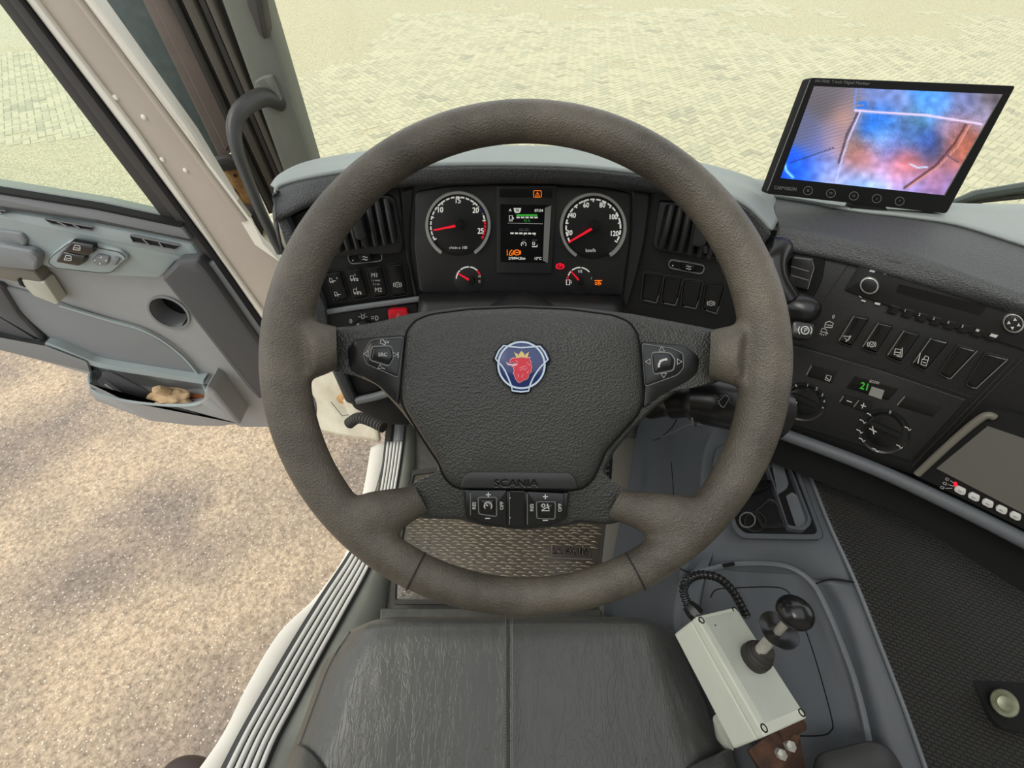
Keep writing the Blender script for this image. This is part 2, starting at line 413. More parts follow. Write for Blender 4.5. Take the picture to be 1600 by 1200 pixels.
def patch(name, rows, m, parent=None, ku=6, kv=5, thick=.004, ang=60):
    rs = [spline(r, ku) for r in rows]; cols = list(zip(*rs)); cs = [spline(list(c), kv) for c in cols]
    rows2 = list(zip(*cs))
    return MB().grid(rows2).build(name, m, parent, ang, thick=thick, tocam=True)
def surf_of(o):
    # returns a function: pixel -> point on the finished surface of o, lifted by h towards the normal
    dg = bpy.context.evaluated_depsgraph_get(); dg.update(); t = BVHTree.FromObject(o, dg)
    def f(px, py, h=.001):
        r = ray(px, py).normalized(); loc, n, i, d = t.ray_cast(CAM, r)
        if loc is None: loc, n, i, d = t.find_nearest(P(px, py, .6)); 
        if n.dot(CAM - loc) < 0: n = -n
        return loc + n * h
    return f
def tag(o, label=None, cat=None, group=None, kind=None):
    if label: o['label'] = label
    if cat: o['category'] = cat
    if group: o['group'] = group
    if kind: o['kind'] = kind
    return o
def thing(name, label, cat, group=None, kind=None):
    o = bpy.data.objects.new(name, None); COL.objects.link(o); o.empty_display_size = .05
    return tag(o, label, cat, group, kind)
def lab(o, label): o['label'] = label; return o
# =====================================================================
# SETTING: ground, pavers, cab floor, pillar, windscreen
# =====================================================================
g = bpy.data.objects.new('ground', None); COL.objects.link(g); tag(g, 'courtyard ground of gritty asphalt and pale interlocking pavers', None, None, 'structure')
mb = MB(); NX = 40
mb.grid([[(-40 + 80 * i / NX, -10 + 60 * j / NX, -.011) for i in range(NX + 1)] for j in range(NX + 1)]).build('asphalt', 'grit_asphalt', g)
a_ = .1; th = math.radians(38); ca, sa = math.cos(th), math.sin(th)
def brickmesh(name, w, h, m):
    e = .005; b = .007
    q = [(e, e), (w - e, e), (w - e, h - e), (e, h - e)]; q2 = [(e + b, e + b), (w - e - b, e + b), (w - e - b, h - e - b), (e + b, h - e - b)]
    vs = [(x, y, -.03) for x, y in q] + [(x, y, -.004) for x, y in q] + [(x, y, 0) for x, y in q2]
    fs = [(8, 9, 10, 11)] + [(i, (i + 1) % 4, 4 + (i + 1) % 4, 4 + i) for i in range(4)] + [(4 + i, 4 + (i + 1) % 4, 8 + (i + 1) % 4, 8 + i) for i in range(4)]
    me = bpy.data.meshes.new(name); me.from_pydata([(x * ca - y * sa, x * sa + y * ca, z) for x, y, z in vs], [], fs); me.materials.append(M[m]); me.update()
    return me, [Vector((x * ca - y * sa, x * sa + y * ca, z)) for x, y, z in vs], fs
BR = [[brickmesh('paver', w_, h_, m_) for m_ in ('paver_a', 'paver_b', 'paver_c')] for w_, h_ in ((2 * a_, a_), (a_, 2 * a_))]
def px_of(p):
    r = p - CAM; d = r.dot(FW)
    return (800 + F * r.dot(RX) / d, 600 - F * r.dot(UP) / d) if d > .1 else (-9999, 0)
spots = []
rng = random.Random(3)
for i in range(-230, 231):
    for j in range(-230, 231):
        c = (i - j) % 4
        if c in (1, 2): continue
        x, y = i * a_, j * a_; wx, wy = x * ca - y * sa, x * sa + y * ca
        if wy < 4.6 or wy > 17.5: continue
        q = px_of(Vector((wx, wy, 0)))
        if not (-30 < q[0] < 1640 and -25 < q[1] < 345): continue
        nz_ = noise.noise(Vector((wx * .35, wy * .35, 2))) + .5 * noise.noise(Vector((wx * 1.3, wy * 1.3, 5)))
        if wx < -3.2 and (wy < 6.2 + nz_ * 1.2 or wy > 10.5 + nz_ * 3): continue
        if wy > 15.2 + nz_ * 3.5 - wx * .12: continue
        if nz_ < -.62: continue
        if rng.random() < .015: continue
        spots.append((wy + abs(wx) * .2, wx, wy, 0 if c == 0 else 1, (2 if (noise.noise(Vector((wx * 1.6, wy * 2.6, 9))) > .42 and rng.random() < .6) else int(rng.random() < .4)), -rng.random() * .004, q))
spots.sort()
near = [s for s in spots if s[6][0] > 470 and s[6][1] < 262 and not (430 < s[6][0] < 1230 and s[6][1] > 560 - math.sqrt(max(0, 395 ** 2 - (s[6][0] - 821) ** 2)))][:300]
nid = set(id(s) for s in near)
for s in near:
    o = bpy.data.objects.new('paver', BR[s[3]][int(s[4])][0]); o.location = (s[1], s[2], s[5]); COL.objects.link(o); o.parent = g
for k in (0, 1, 2):
    vs = []; fs = []
    for s in spots:
        if id(s) in nid or int(s[4]) != k: continue
        _, bv, bf = BR[s[3]][k]; n0 = len(vs); off = Vector((s[1], s[2], s[5]))
        vs += [tuple(v_ + off) for v_ in bv]; fs += [tuple(i + n0 for i in f) for f in bf]
    me = bpy.data.meshes.new('paver_field'); me.from_pydata(vs, [], fs); me.materials.append(M[('paver_a', 'paver_b', 'paver_c')[k]])
    o = bpy.data.objects.new('paver_field', me); COL.objects.link(o); o.parent = g; tag(o, kind='stuff')

ZF = 1.40
def zrow(pts): return [Pz(*p) for p in pts]
# cab floor with toe board
fl = thing('floor', 'grey cab floor under the pedals and the seat', None, None, 'structure')
patch('floor_pan', [zrow([(590, 610, 1.62), (700, 610, 1.62), (850, 610, 1.62), (1010, 610, 1.62)]), zrow([(612, 650, 1.48), (700, 650, 1.48), (850, 650, 1.48), (1005, 650, 1.48)]),
    zrow([(610, 700, ZF), (700, 700, ZF), (850, 700, ZF), (1000, 700, ZF)]), zrow([(600, 900, ZF), (700, 900, ZF), (850, 900, ZF), (1000, 900, ZF)]), zrow([(590, 1100, ZF), (700, 1100, ZF), (850, 1100, ZF), (1010, 1100, ZF)])], 'floor_plastic', fl)
# raised floor strip next to the mat
FZ = Pl((0, 0, ZF + .012), (0, 0, 1))
lab(MB().prism(FZ, rr([(962, 682), (998, 685), (972, 900), (968, 970), (936, 970), (940, 880)], 4), -.01, .004, 1.5).build('floor_ledge', 'grab_tan', fl), 'worn brown edge of the floor')
MB().hexa([Vector(v_) for v_ in ((.12, -.9, 1.34), (1.7, -.9, 1.34), (1.7, .92, 1.34), (.12, .92, 1.34), (.12, -.9, 1.385), (1.7, -.9, 1.385), (1.7, .92, 1.385), (.12, .92, 1.385))]).build('floor_slab', 'floor_plastic', fl)
# windscreen
WS = Pl((0, .97, 2.3), (0, -.97, -.22))
w1 = MB().prism(WS, [(380, 300), (350, -160), (1900, -160), (1900, 380), (1200, 330)], -.005, 0).build('window_1', 'windscreen_glass'); tag(w1, 'wide windscreen over the dashboard looking onto the pavers', kind='structure')
# cab side and front below the windscreen (behind the dashboard)
MBW = Pl((0, .93, 2), (0, -1, 0))
wf = MB().prism(MBW, [(640, 330), (1700, 385), (1700, 620), (590, 640), (600, 560), (560, 420)], -.03, 0).hexa([Vector(v_) for v_ in ((.9, .93, 1.34), (1.7, .93, 1.34), (1.7, .96, 1.34), (.9, .96, 1.34), (.9, .93, 1.98), (1.7, .93, 1.98), (1.7, .96, 1.98), (.9, .96, 1.98))]).build('wall_front', 'void_black'); tag(wf, 'dark bulkhead behind the dashboard', kind='structure')

# cab roof, rear wall and passenger wall behind and beside the view
ce = bpy.data.objects.new('ceiling', None); COL.objects.link(ce); tag(ce, kind='structure')
for x0, x1, y0, y1 in ((-.78, -.45, -.9, .84), (.85, 1.75, -.9, .84), (-.45, .85, -.9, -.55), (-.45, .85, .45, .84)):   # four panels leaving an unseen, added roof opening that brightens the cab
    MB().hexa([Vector(v_) for v_ in ((x0, y0, 3.1), (x1, y0, 3.1), (x1, y1, 3.1), (x0, y1, 3.1), (x0, y0, 3.14), (x1, y0, 3.14), (x1, y1, 3.14), (x0, y1, 3.14))]).build('ceiling_panel', 'headliner', ce)
wb = MB().hexa([Vector(v_) for v_ in ((-.78, -.95, 1.3), (1.75, -.95, 1.3), (1.75, -.9, 1.3), (-.78, -.9, 1.3), (-.78, -.95, 3.12), (1.75, -.95, 3.12), (1.75, -.9, 3.12), (-.78, -.9, 3.12))]).build('wall_back', 'headliner'); tag(wb, kind='structure')
wr = bpy.data.objects.new('wall_right', None); COL.objects.link(wr); tag(wr, kind='structure')
MB().hexa([Vector(v_) for v_ in ((1.7, -.9, 1.3), (1.75, -.9, 1.3), (1.75, .9, 1.3), (1.7, .9, 1.3), (1.7, -.9, 2.2), (1.75, -.9, 2.2), (1.75, .9, 2.2), (1.7, .9, 2.2))]).build('lower_panel', 'door_dark', wr)
MB().hexa([Vector(v_) for v_ in ((1.7, -.9, 2.2), (1.75, -.9, 2.2), (1.75, -.1, 2.2), (1.7, -.1, 2.2), (1.7, -.9, 3.12), (1.75, -.9, 3.12), (1.75, -.1, 3.12), (1.7, -.1, 3.12))]).build('rear_panel', 'headliner', wr)
wlft = MB().hexa([Vector(v_) for v_ in ((-.83, -.9, 1.3), (-.78, -.9, 1.3), (-.78, -.35, 1.3), (-.83, -.35, 1.3), (-.83, -.9, 3.12), (-.78, -.9, 3.12), (-.78, -.35, 3.12), (-.83, -.35, 3.12))]).build('wall_left', 'headliner'); tag(wlft, kind='structure')

# A-pillar
PP = Pl((0, .95, 2.3), (0, -1, 0))
pil = thing('pillar', 'grey-brown front pillar with ribbed rubber seals beside the windscreen', None, None, 'structure')
def strip(name, t0, t1, b0, b1, h0, h1, m, ty=-60, bev=2, label=None, pl=None):
    pl = pl or PP
    def ext(t, b):  # extend top point from y=0 to y=ty on the line to b
        k = (ty - 0) / (b[1] - 0); return (t + (b[0] - t) * k, ty)
    o = MB().prism(pl, [ext(t0, b0), ext(t1, b1), b1, b0], h0, h1, bev).build(name, m, pil)
    if label: lab(o, label)
    return o
strip('wind_deflector', 143, 234, (318, 250), (345, 243), -.16, -.10, 'deflector', label='blue-grey outer deflector panel')
strip('pillar_skin', 222, 266, (345, 250), (382, 222), -.09, -.04, 'pillar_metal')
strip('pillar_flange', 236, 262, (352, 236), (375, 205), -.06, -.035, 'pillar_metal')
strip('pillar_core', 262, 352, (420, 335), (478, 320), -.06, -.01, 'rubber')
edges = [(264, (424, 334), 'rubber'), (275, (430, 330), 'gasket'), (283, (434, 326), 'rubber_light'), (301, (440, 318), 'gasket'), (308, (444, 312), 'rubber'), (320, (449, 304), 'rubber_light'), (332, (455, 298), 'gasket'), (345, (462, 292), None)]
for i in range(7):
    t0, b0, m_ = edges[i]; t1, b1, _ = edges[i + 1]
    h = {'rubber': .012, 'rubber_light': .02, 'gasket': .002}[m_]
    strip('rubber_seal', t0, t1, b0, b1, -.01, h, m_, bev=3 if h > .01 else 1)
strip('pillar_trim', 343, 409, (452, 300), (492, 268), -.02, .03, 'pillar_trim', bev=9, label='grey-green padded pillar trim')
lab(MB().prism(PP, rr([(383, -60), (398, -60), (418, 52), (414, 64), (404, 56), (384, 6)], 5), .02, .045, 4).build('tweeter_grille', 'rubber', pil), 'ribbed dark speaker grille')
lab(MB().prism(PP, rr([(396, 128), (410, 120), (424, 118), (440, 158), (434, 172), (416, 170), (400, 158)], 4), .02, .04, 3).build('handle_socket', 'pillar_trim', pil), 'raised socket of the grab handle')
# grab handle
gh = MB().tube(spline([P(437, 160, .80), P(414, 152, .77), P(392, 160, .75), P(374, 176, .735), P(366, 200, .735), P(370, 232, .745), P(385, 275, .77), P(410, 335, .81), P(440, 395, .86)], 8),
    [.0155 + .0 * i for i in range(10)] + [.0155 - .0055 * min(1, i / 40) for i in range(55)], 14).build('grab_handle', 'handle_black')
tag(gh, 'dark curved grab handle on the front pillar', 'handle')
# orange primed hinge
hg = thing('door_hinge', 'rusty orange-primed hinge bracket between pillar and door frame', 'hinge')
HP = Pl((0, .99, 2.1), (0, -1, 0))
lab(MB().prism(HP, rr([(322, 262), (372, 250), (386, 278), (402, 322), (368, 326), (335, 290)], 5), -.02, .0, 3).build('bracket', 'rust', hg), 'orange primer bracket')
MB().lathe(HP.hit(364, 298, .0), HP.n, [(.008, 0), (.008, .004), (.0055, .004), (.0055, .001)], 20).build('bolt_hole', 'void_black', hg)
MB().lathe(HP.hit(368, 274, .0), HP.n, [(.004, 0), (.004, .003), (.002, .003)], 14).build('bolt_hole', 'rust_dark', hg)
MB().prism(HP, rr([(324, 252), (352, 246), (372, 252), (374, 266), (340, 270)], 4), .0, .02, 3).build('cap', 'gasket', hg)
MB().tube(spline([HP.hit(372, 326, .01), HP.hit(392, 330, .02), HP.hit(404, 350, .02), HP.hit(400, 378, .02)], 5), .014, 10).build('hinge_arm', 'gasket', hg)
# white cab jamb in front of the sill, seen through the wheel
jb = thing('trim_1', 'white painted cab jamb with rust spots beside the sill', None, None, 'structure')
patch('jamb_panel', [[P(392, 350, 1.06), P(430, 350, 1.04), P(470, 380, 1.03)], [P(405, 440, 1.15), P(450, 460, 1.13), P(510, 470, 1.1)], [P(440, 570, 1.25), P(500, 575, 1.22), P(560, 590, 1.17)], [P(470, 630, 1.33), P(520, 640, 1.3), P(585, 640, 1.24)], [P(478, 668, 1.37), P(530, 680, 1.34), P(592, 690, 1.28)]], 'body_white', jb, thick=.01)
JP = Pl3((480, 600, 1.255), (560, 600, 1.16), (540, 680, 1.30))
lab(MB().prism(JP, rr([(533, 625), (570, 622), (580, 650), (553, 655), (545, 652)], 4), .0, .03, 3).build('body_bracket', 'body_white', jb), 'white body bracket')
lab(MB().prism(JP, rr([(523, 622), (535, 612), (545, 630), (530, 632)], 4), .0, .012, 2).build('rust_patch', 'rust', jb), 'rusty spot')
hose = spline([P(545, 662, 1.16), P(560, 653, 1.14), P(580, 658, 1.12), P(600, 668, 1.10)], 14)
lab(MB().tube(hose, [.016 if i % 3 else .012 for i in range(len(hose))], 14).build('corrugated_hose', 'gasket', jb), 'dark corrugated hose')
MB().stroke(JP, [(517, 628), (535, 650), (545, 648)], 1.2, .034).build('seam', 'gasket', jb)
MB().prism(Pl3((480, 600, 1.2), (520, 600, 1.2), (500, 680, 1.2)), rr(ell(480, 640, 13, 26, 16), 1), 0, .01, 3).build('body_plug', 'door_shade', jb)

# ---------------- sill with ribbed aluminium strips ----------------
sl = thing('door_sill', 'curved door sill with ribbed silver strips along the driver side', 'sill')
# centre line of the sill tread: (outer px, inner px, z)
SIL = [((607, 655), (634, 652), 1.47), ((604, 690), (630, 690), 1.445), ((597, 745), (622, 745), 1.44), ((584, 800), (610, 803), 1.44), ((548, 866), (580, 880), 1.45), ((505, 932), (540, 955), 1.48), ((463, 1000), (500, 1028), 1.53), ((420, 1074), (462, 1100), 1.59), ((380, 1145), (428, 1165), 1.64), ((345, 1215), (400, 1240), 1.68)]
def sil(t0, t1, dz=0, i0=0, i1=10, k=5):
    A = spline([Vector((o[0] + (i[0] - o[0]) * t0, o[1] + (i[1] - o[1]) * t0, z)) for o, i, z in SIL[i0:i1]], k)
    B = spline([Vector((o[0] + (i[0] - o[0]) * t1, o[1] + (i[1] - o[1]) * t1, z)) for o, i, z in SIL[i0:i1]], k)
    return [[Pz(a.x, a.y, a.z + dz) for a in A], [Pz(b.x, b.y, b.z + dz) for b in B]]
MB().grid(sil(-.12, 1.06)).build('sill_base', 'strip_dark', sl, thick=.02, tocam=True)
for k in range(5):
    lab(MB().grid(sil(k * .2 + .02, k * .2 + .165, .003, 1)).build('tread_strip', 'aluminium', sl, thick=.003, tocam=True), 'silver ribbed strip') if k == 0 else MB().grid(sil(k * .2 + .02, k * .2 + .165, .003, 1)).build('tread_strip', 'aluminium', sl, thick=.003, tocam=True)
lab(MB().grid(sil(.05, .28, .004, 0, 2)).build('front_rib', 'rubber', sl, thick=.003, tocam=True), 'dark rubber rib')
MB().grid(sil(.4, .98, .004, 0, 2)).build('front_cap', 'door_shade', sl, thick=.004, tocam=True)
# white outer body below the sill
r0, r1 = [], []
ob = [(606, 690, 582, 700), (590, 760, 570, 770), (556, 850, 548, 856), (505, 932, 500, 930), (462, 1000, 440, 990), (420, 1074, 392, 1070), (379, 1145, 352, 1150), (340, 1225, 300, 1225)]
A = spline([Pz(x, y, z - .012) for (x, y, _, _), (_, _, z) in zip(ob, SIL[1:9])], 5); B = spline([Pz(x, y, z - .03) for (_, _, x, y), (_, _, z) in zip(ob, SIL[1:9])], 5)
Cc = [b + Vector((-.004, 0, -.25)) for b in B]
op = MB().grid([A, B, Cc]).build('cab_side_panel', 'frame_edge', None, thick=.006, tocam=True)
tag(op, 'white painted outer cab panel below the sill', 'panel')
# inner floor side cover between the strips and the seat
A = [Pz(i[0] + 1, i[1], z - .004) for o, i, z in SIL]; 
inn = [(652, 652, 1.43), (645, 690, 1.42), (640, 745, 1.42), (628, 803, 1.42), (606, 884, 1.42), (592, 965, 1.43), (560, 1045, 1.5), (540, 1110, 1.56), (505, 1180, 1.6), (480, 1260, 1.64)]
B = [Pz(*p) for p in inn]; Cc = [b + Vector((.03, 0, -.14)) for b in B]
fc = MB().grid([spline(A, 5), spline([(a + b) / 2 + Vector((0, 0, .004)) for a, b in zip(A, B)], 5), spline(B, 5), spline(Cc, 5)]).build('wheel_arch_cover', 'arch_cover', None, 50, thick=.01, tocam=True)
tag(fc, 'grey-green plastic cover between the silver sill strips and the seat', 'cover')

# ---------------- floor mat ----------------
fm = thing('rubber_floor_mat', 'wet black rubber floor mat with wavy raised treads below the steering wheel', 'mat')
FM = Pl((0, 0, ZF + .006), (0, 0, 1))
mo = rr([(640, 735), (700, 728), (960, 716), (958, 760), (941, 884), (936, 944), (610, 944), (612, 890)], 10)
MB().prism(FM, mo, -.004, .003, 2).build('mat_sheet', 'mat_rubber', fm)
mi = offset2d(mo, 7)
MB().frame(FM, mo, mi, .003, .009).build('mat_border', 'rubber', fm)
c0 = FM.hit(780, 830)
tb = MB(); rg = random.Random(5)
def inside(q, poly):
    r = False; n = len(poly)
    for i in range(n):
        a, b = poly[i], poly[(i + 1) % n]
        if (a[1] > q[1]) != (b[1] > q[1]) and q[0] < (b[0] - a[0]) * (q[1] - a[1]) / (b[1] - a[1]) + a[0]: r = not r
    return r
mi2 = offset2d(mo, 12)
dm('tread_wet', S(128, 120, 106), 0.22, col2=S(158, 144, 120), vscale=5, bump=(120, .6))
for r in range(-44, 46):
    for c in range(-16, 17):
        x = c0.x + c * .030 + (.015 if r % 2 else 0) + rg.uniform(-.006, .006); y = c0.y + r * .0080 + rg.uniform(-.0012, .0012)
        q = px_of(Vector((x, y, ZF + .01)))
        if not inside(q, mi2) or (860 < q[0] < 926 and 852 < q[1] < 878 and q[0] > 855): continue
        lg = rg.uniform(.020, .034)
        pts = [Vector((x + (t - .5) * lg, y + .0016 * math.sin(t * 6.28), ZF + .008 + .004 * math.sin(math.pi * t))) for t in (0, .2, .5, .8, 1)]
        tb.tube(pts, [.0008, .0020, .0024, .0020, .0008], 6)
o = tb.build('tread', 'tread_wet', fm); tag(o, 'brown-grey wet raised treads', kind='stuff')
MB().text(FM, 'SCANIA', 892, 861, 17, 1, .010, 1.0, bold=True).stroke(FM, [(862, 852), (862, 872), (926, 874), (908, 850)], 1.5, .010).build('lettering', 'pillar_metal', fm)
# ---------------- pedal behind the wheel ----------------
pd = thing('pedal', 'black ribbed pedal partly hidden right of the steering wheel hub', 'pedal')
PDp = Pl3((945, 700, 1.0), (975, 700, 1.0), (945, 760, .97))
MB().prism(PDp, rr([(930, 700), (957, 704), (956, 752), (926, 756)], 5), -.012, 0, 2).build('pedal_pad', 'void_black', pd)
q = MB()
for k in range(5): q.stroke(PDp, [(936, 712 + k * 9), (952, 708 + k * 9)], 3, .001, thick=.003)
q.build('grip_rib', 'gasket', pd)
MB().tube([PDp.hit(940, 700, -.01), PDp.hit(935, 640, -.1)], .008, 8).build('pedal_arm', 'void_black', pd)
# seat rail behind the mat
sr = MB().prism(Pl((0, 0, 1.5), (0, 0, 1)), rr([(594, 950), (940, 952), (950, 1010), (590, 1010)], 3), -.04, 0, 3).build('seat_base', 'floor_plastic'); tag(sr, 'grey seat base rail under the front edge of the leather seat', 'base')

# =====================================================================
# TRUCK DOOR
# =====================================================================
DP = Pl((0, .85, 2.0), (0, -1, 0))
dr = thing('truck_door', 'open grey truck door with window, switches, cup hole and storage pocket', 'door')
panel = rr([(-110, 288), (0, 306), (150, 330), (298, 362), (328, 420), (420, 545), (470, 640), (500, 668), (378, 668), (300, 640), (150, 603), (140, 586), (0, 547), (-110, 515)], 3)
# main panel with a true cup hole
o = MB().prism(DP, panel, -.06, 0, 2).build('door_panel', 'door_grey', dr, bevel=0)
cut = MB().prism(DP, ell(263, 489, 33, 20, 32, rot=28), -.12, .001).build('cut', 'void_black')
md = o.modifiers.new('b', 'BOOLEAN'); md.object = cut; md.operation = 'DIFFERENCE'; md.solver = 'EXACT'
for p in o.data.polygons: p.use_smooth = False
dg = bpy.context.evaluated_depsgraph_get(); me = bpy.data.meshes.new_from_object(o.evaluated_get(dg)); o.modifiers.clear(); o.data = me
for p in me.polygons: p.use_smooth = False
bpy.data.objects.remove(cut)
lab(MB().prism(DP, ell(263, 489, 32.4, 19.5, 32, rot=28), -.058, -.001, top=False).build('cup_hole', 'void_black', dr), 'round black cup hole')
cp = ell(263, 489, 36, 23, 32, rot=28)
MB().frame(DP, cp, ell(263, 489, 32.5, 19.5, 32, rot=28), 0, .004).build('cup_rim', 'door_shade', dr)
# upper shelf part of the panel, bluish
lab(MB().prism(DP, rr([(-110, 312), (0, 330), (150, 352), (300, 380), (318, 408), (276, 408), (250, 436), (180, 434), (90, 424), (66, 417), (36, 396), (0, 387), (-110, 374)], 6), 0, .022, 6).build('upper_panel', 'door_blue', dr), 'blue-grey upper panel')
MB().prism(DP, rr([(-110, 287), (0, 303), (150, 326), (284, 354), (300, 376), (150, 346), (0, 325), (-110, 308)], 3), 0, .03, 3).build('belt_strip', 'door_shade', dr)
lab(MB().stroke(DP, [(-110, 285), (0, 302), (150, 326), (283, 354)], 3.5, .033, thick=.02).build('window_seal', 'void_black', dr), 'black window seal')
MB().stroke(DP, [(-110, 306), (0, 323), (150, 345), (300, 377)], 1.6, .0315).build('seam', 'gasket', dr)
for a, b, c, d in (((70, 342), (145, 355), (142, 361), (82, 351)), ((203, 368), (280, 384), (272, 391), (208, 379)), ((-8, 328), (8, 330), (4, 335), (-8, 333))):
    v_ = MB().prism(DP, rr([a, b, c, d], 2), .022, .0245, 0).build('vent_slot', 'void_black', dr)
    q = MB(); q.stroke(DP, [a, b, c, d], 1.6, .027, True, .003)
    for k in (.33, .66): q.stroke(DP, [(a[0] + (b[0] - a[0]) * k - 6, a[1] + (b[1] - a[1]) * k), (d[0] + (c[0] - d[0]) * k + 4, d[1] + (c[1] - d[1]) * k)], 2, .027)
    q.build('louver', 'door_shade', v_)
# switch console
sw = MB().prism(DP, rr([(72, 410), (80, 397), (108, 376), (187, 392), (202, 404), (176, 428), (160, 429), (84, 421)], 7), .02, .032, 3).build('switch_console', 'door_blue', dr)
MB().stroke(DP, rr([(74, 410), (82, 399), (109, 379), (186, 394), (198, 404), (174, 426), (160, 427), (86, 419)], 6), 1.2, .0325, True).build('outline', 'gasket', sw)
for pts, ic in (([(99, 391), (110, 378), (146, 385), (147, 395), (136, 401), (100, 394)], (120, 387)), ([(86, 408), (96, 394), (133, 401), (133, 411), (122, 417), (88, 411)], (106, 403))):
    s_ = lab(MB().prism(DP, rr(pts, 3), .03, .045, 3).build('window_switch', 'button_black', dr), 'black window switch')
    MB().stroke(DP, rr([(ic[0] - 6, ic[1] + 3), (ic[0] - 3, ic[1] - 4), (ic[0] + 5, ic[1] - 3), (ic[0] + 5, ic[1] + 4)], 1, 2), 1.2, .0456, True).stroke(DP, [(ic[0] - 5, ic[1]), (ic[0] + 5, ic[1] + 1)], 1, .0456).build('icon', 'print_white', s_)
s_ = lab(MB().prism(DP, rr([(141, 408), (152, 397), (172, 401), (168, 415), (150, 417)], 5), .03, .037, 3).build('mirror_switch', 'door_shade', dr), 'round-cornered mirror switch')
q = MB()
for x, y in ((148, 407), (158, 402), (166, 407), (156, 412)): q.poly(DP, [(x - 2, y + 1), (x + 2, y + 1), (x, y - 2)], .0375)
q.build('icon', 'print_white', s_)
MB().prism(DP, rr([(170, 413), (178, 402), (187, 405), (180, 416)], 3), .03, .038, 2).build('mirror_toggle', 'door_shade', dr)
# grab recess and arm rest at the rear
lab(MB().prism(DP, rr([(-110, 350), (0, 361), (34, 366), (43, 378), (38, 388), (20, 391), (-110, 376)], 7), .02, .030, 4).build('pull_handle', 'door_shade', dr), 'grey pull handle')
MB().prism(DP, rr([(-110, 378), (0, 385), (48, 394), (60, 404), (56, 425), (-110, 408)], 6), .0, .045, 5).build('armrest', 'door_shade', dr)
lab(MB().prism(DP, [(-110, 404), (0, 413), (53, 425), (68, 442), (70, 452), (0, 436), (-110, 424)], 0, .035, 3).build('handle_recess', 'grab_tan', dr), 'brownish handle recess')
lab(MB().prism(DP, rr([(28, 438), (34, 436), (70, 441), (92, 474), (88, 477), (52, 463)], 3), .005, .036, 2).build('door_latch', 'latch', dr), 'pale grey door release')
MB().prism(DP, rr([(26, 436), (32, 434), (40, 450), (30, 446)], 2), .005, .037, 1).build('latch_pocket', 'void_black', dr)
# speaker / lower dark pad at the rear
MB().prism(DP, rr([(-110, 425), (0, 448), (14, 470), (28, 492), (70, 536), (40, 534), (0, 522), (-110, 500)], 8), 0, .02, 5).build('speaker_pad', 'door_dark', dr)
MB().dome(DP, rr([(-110, 498), (0, 527), (75, 541), (140, 566), (145, 582), (0, 547), (-110, 515)], 4), [(1, 0), (.99, .03), (.96, .035)]).build('lower_lip', 'door_shade', dr)
# inset lower field
lab(MB().prism(DP, rr([(0, 446), (60, 462), (150, 495), (230, 520), (283, 556), (318, 596), (148, 568), (90, 540), (30, 490)], 12), 0, .008, 3).build('lower_field', 'door_shade', dr), 'darker inset field')
MB().stroke(DP, [(p.x, p.y) for p in spline([Vector((92, 478, 0)), Vector((165, 500, 0)), Vector((230, 520, 0)), Vector((283, 556, 0)), Vector((318, 598, 0))], 6)], 2.4, .012, thick=.006).build('crease', 'door_blue', dr)
MB().stroke(DP, [(p.x, p.y) for p in spline([Vector((70, 538, 0)), Vector((92, 546, 0)), Vector((130, 562, 0)), Vector((160, 572, 0)), Vector((240, 585, 0)), Vector((318, 597, 0))], 6)], 7, .03, thick=.03).build('lower_ledge', 'door_blue', dr)
# dark soft pad near the hinge
lab(MB().prism(DP, rr([(250, 436), (277, 408), (308, 407), (326, 428), (414, 552), (416, 612), (405, 628), (385, 608)], 5), 0, .05, 7).build('soft_pad', 'door_dark', dr), 'dark grey soft corner pad')
MB().prism(DP, rr([(322, 412), (336, 410), (350, 430), (430, 545), (434, 600), (420, 600), (415, 553), (330, 432)], 3), 0, .03, 3).build('hinge_strip', 'door_shade', dr)
# storage pocket: solid lower body and a lip in front
PK = Pl((0, .77, 2), (0, -1, 0))
pw = MB()
rim_o = [(139, 606), (146, 618), (170, 628), (200, 633), (250, 638), (300, 637), (318, 633), (334, 622), (345, 640), (368, 662), (330, 668), (280, 664), (225, 655), (175, 640), (148, 624), (138, 612)]
pkt = thing('p', None, None); bpy.data.objects.remove(pkt)
pb = lab(MB().prism(PK, rr([(139, 596), (145, 607), (165, 617), (200, 626), (250, 632), (295, 633), (315, 629), (326, 618), (372, 662), (345, 667), (300, 666), (233, 657), (150, 626), (138, 614)], 3), -.010, 0, 2).build('pocket_body', 'door_grey', dr), 'grey pocket body')
lipp = spline([Vector(p + (0,)) for p in [(150, 577), (143, 582), (140, 594), (145, 607), (165, 617), (200, 626), (250, 632), (295, 633), (315, 629), (326, 620), (318, 601)]], 5)
yy = [.85, .84, .80, .775, .77, .77, .77, .77, .775, .80, .85]
yl = spline([Vector((v_, 0, 0)) for v_ in yy], 5)
pts = []
for p_, y_ in zip(lipp, yl):
    r_ = ray(p_.x, p_.y); pts.append(CAM + r_ * (y_.x / r_.y))
MB().tube(pts, .006, 8).build('pocket_lip', 'door_blue', dr)
MB().prism(PK, rr([(322, 604), (334, 612), (376, 664), (340, 666), (316, 632)], 3), -.08, -.001, 3).build('pocket_end', 'door_grey', dr)
MB().prism(PK, [(140, 610), (200, 630), (260, 637), (318, 634), (350, 665), (300, 665), (233, 657), (150, 626)], -.08, -.006).build('pocket_bottom', 'door_grey', dr)
low = [p_ + Vector((0, (0.85 - p_.y) * .3, -.075)) for p_ in pts]
MB().grid([pts, low]).build('pocket_wall', 'door_grey', dr, thick=.003, tocam=True)
cen = sum(low, Vector()) / len(low)
MB().add(low, [tuple(range(len(low)))]).build('pocket_floor', 'door_dark', dr)
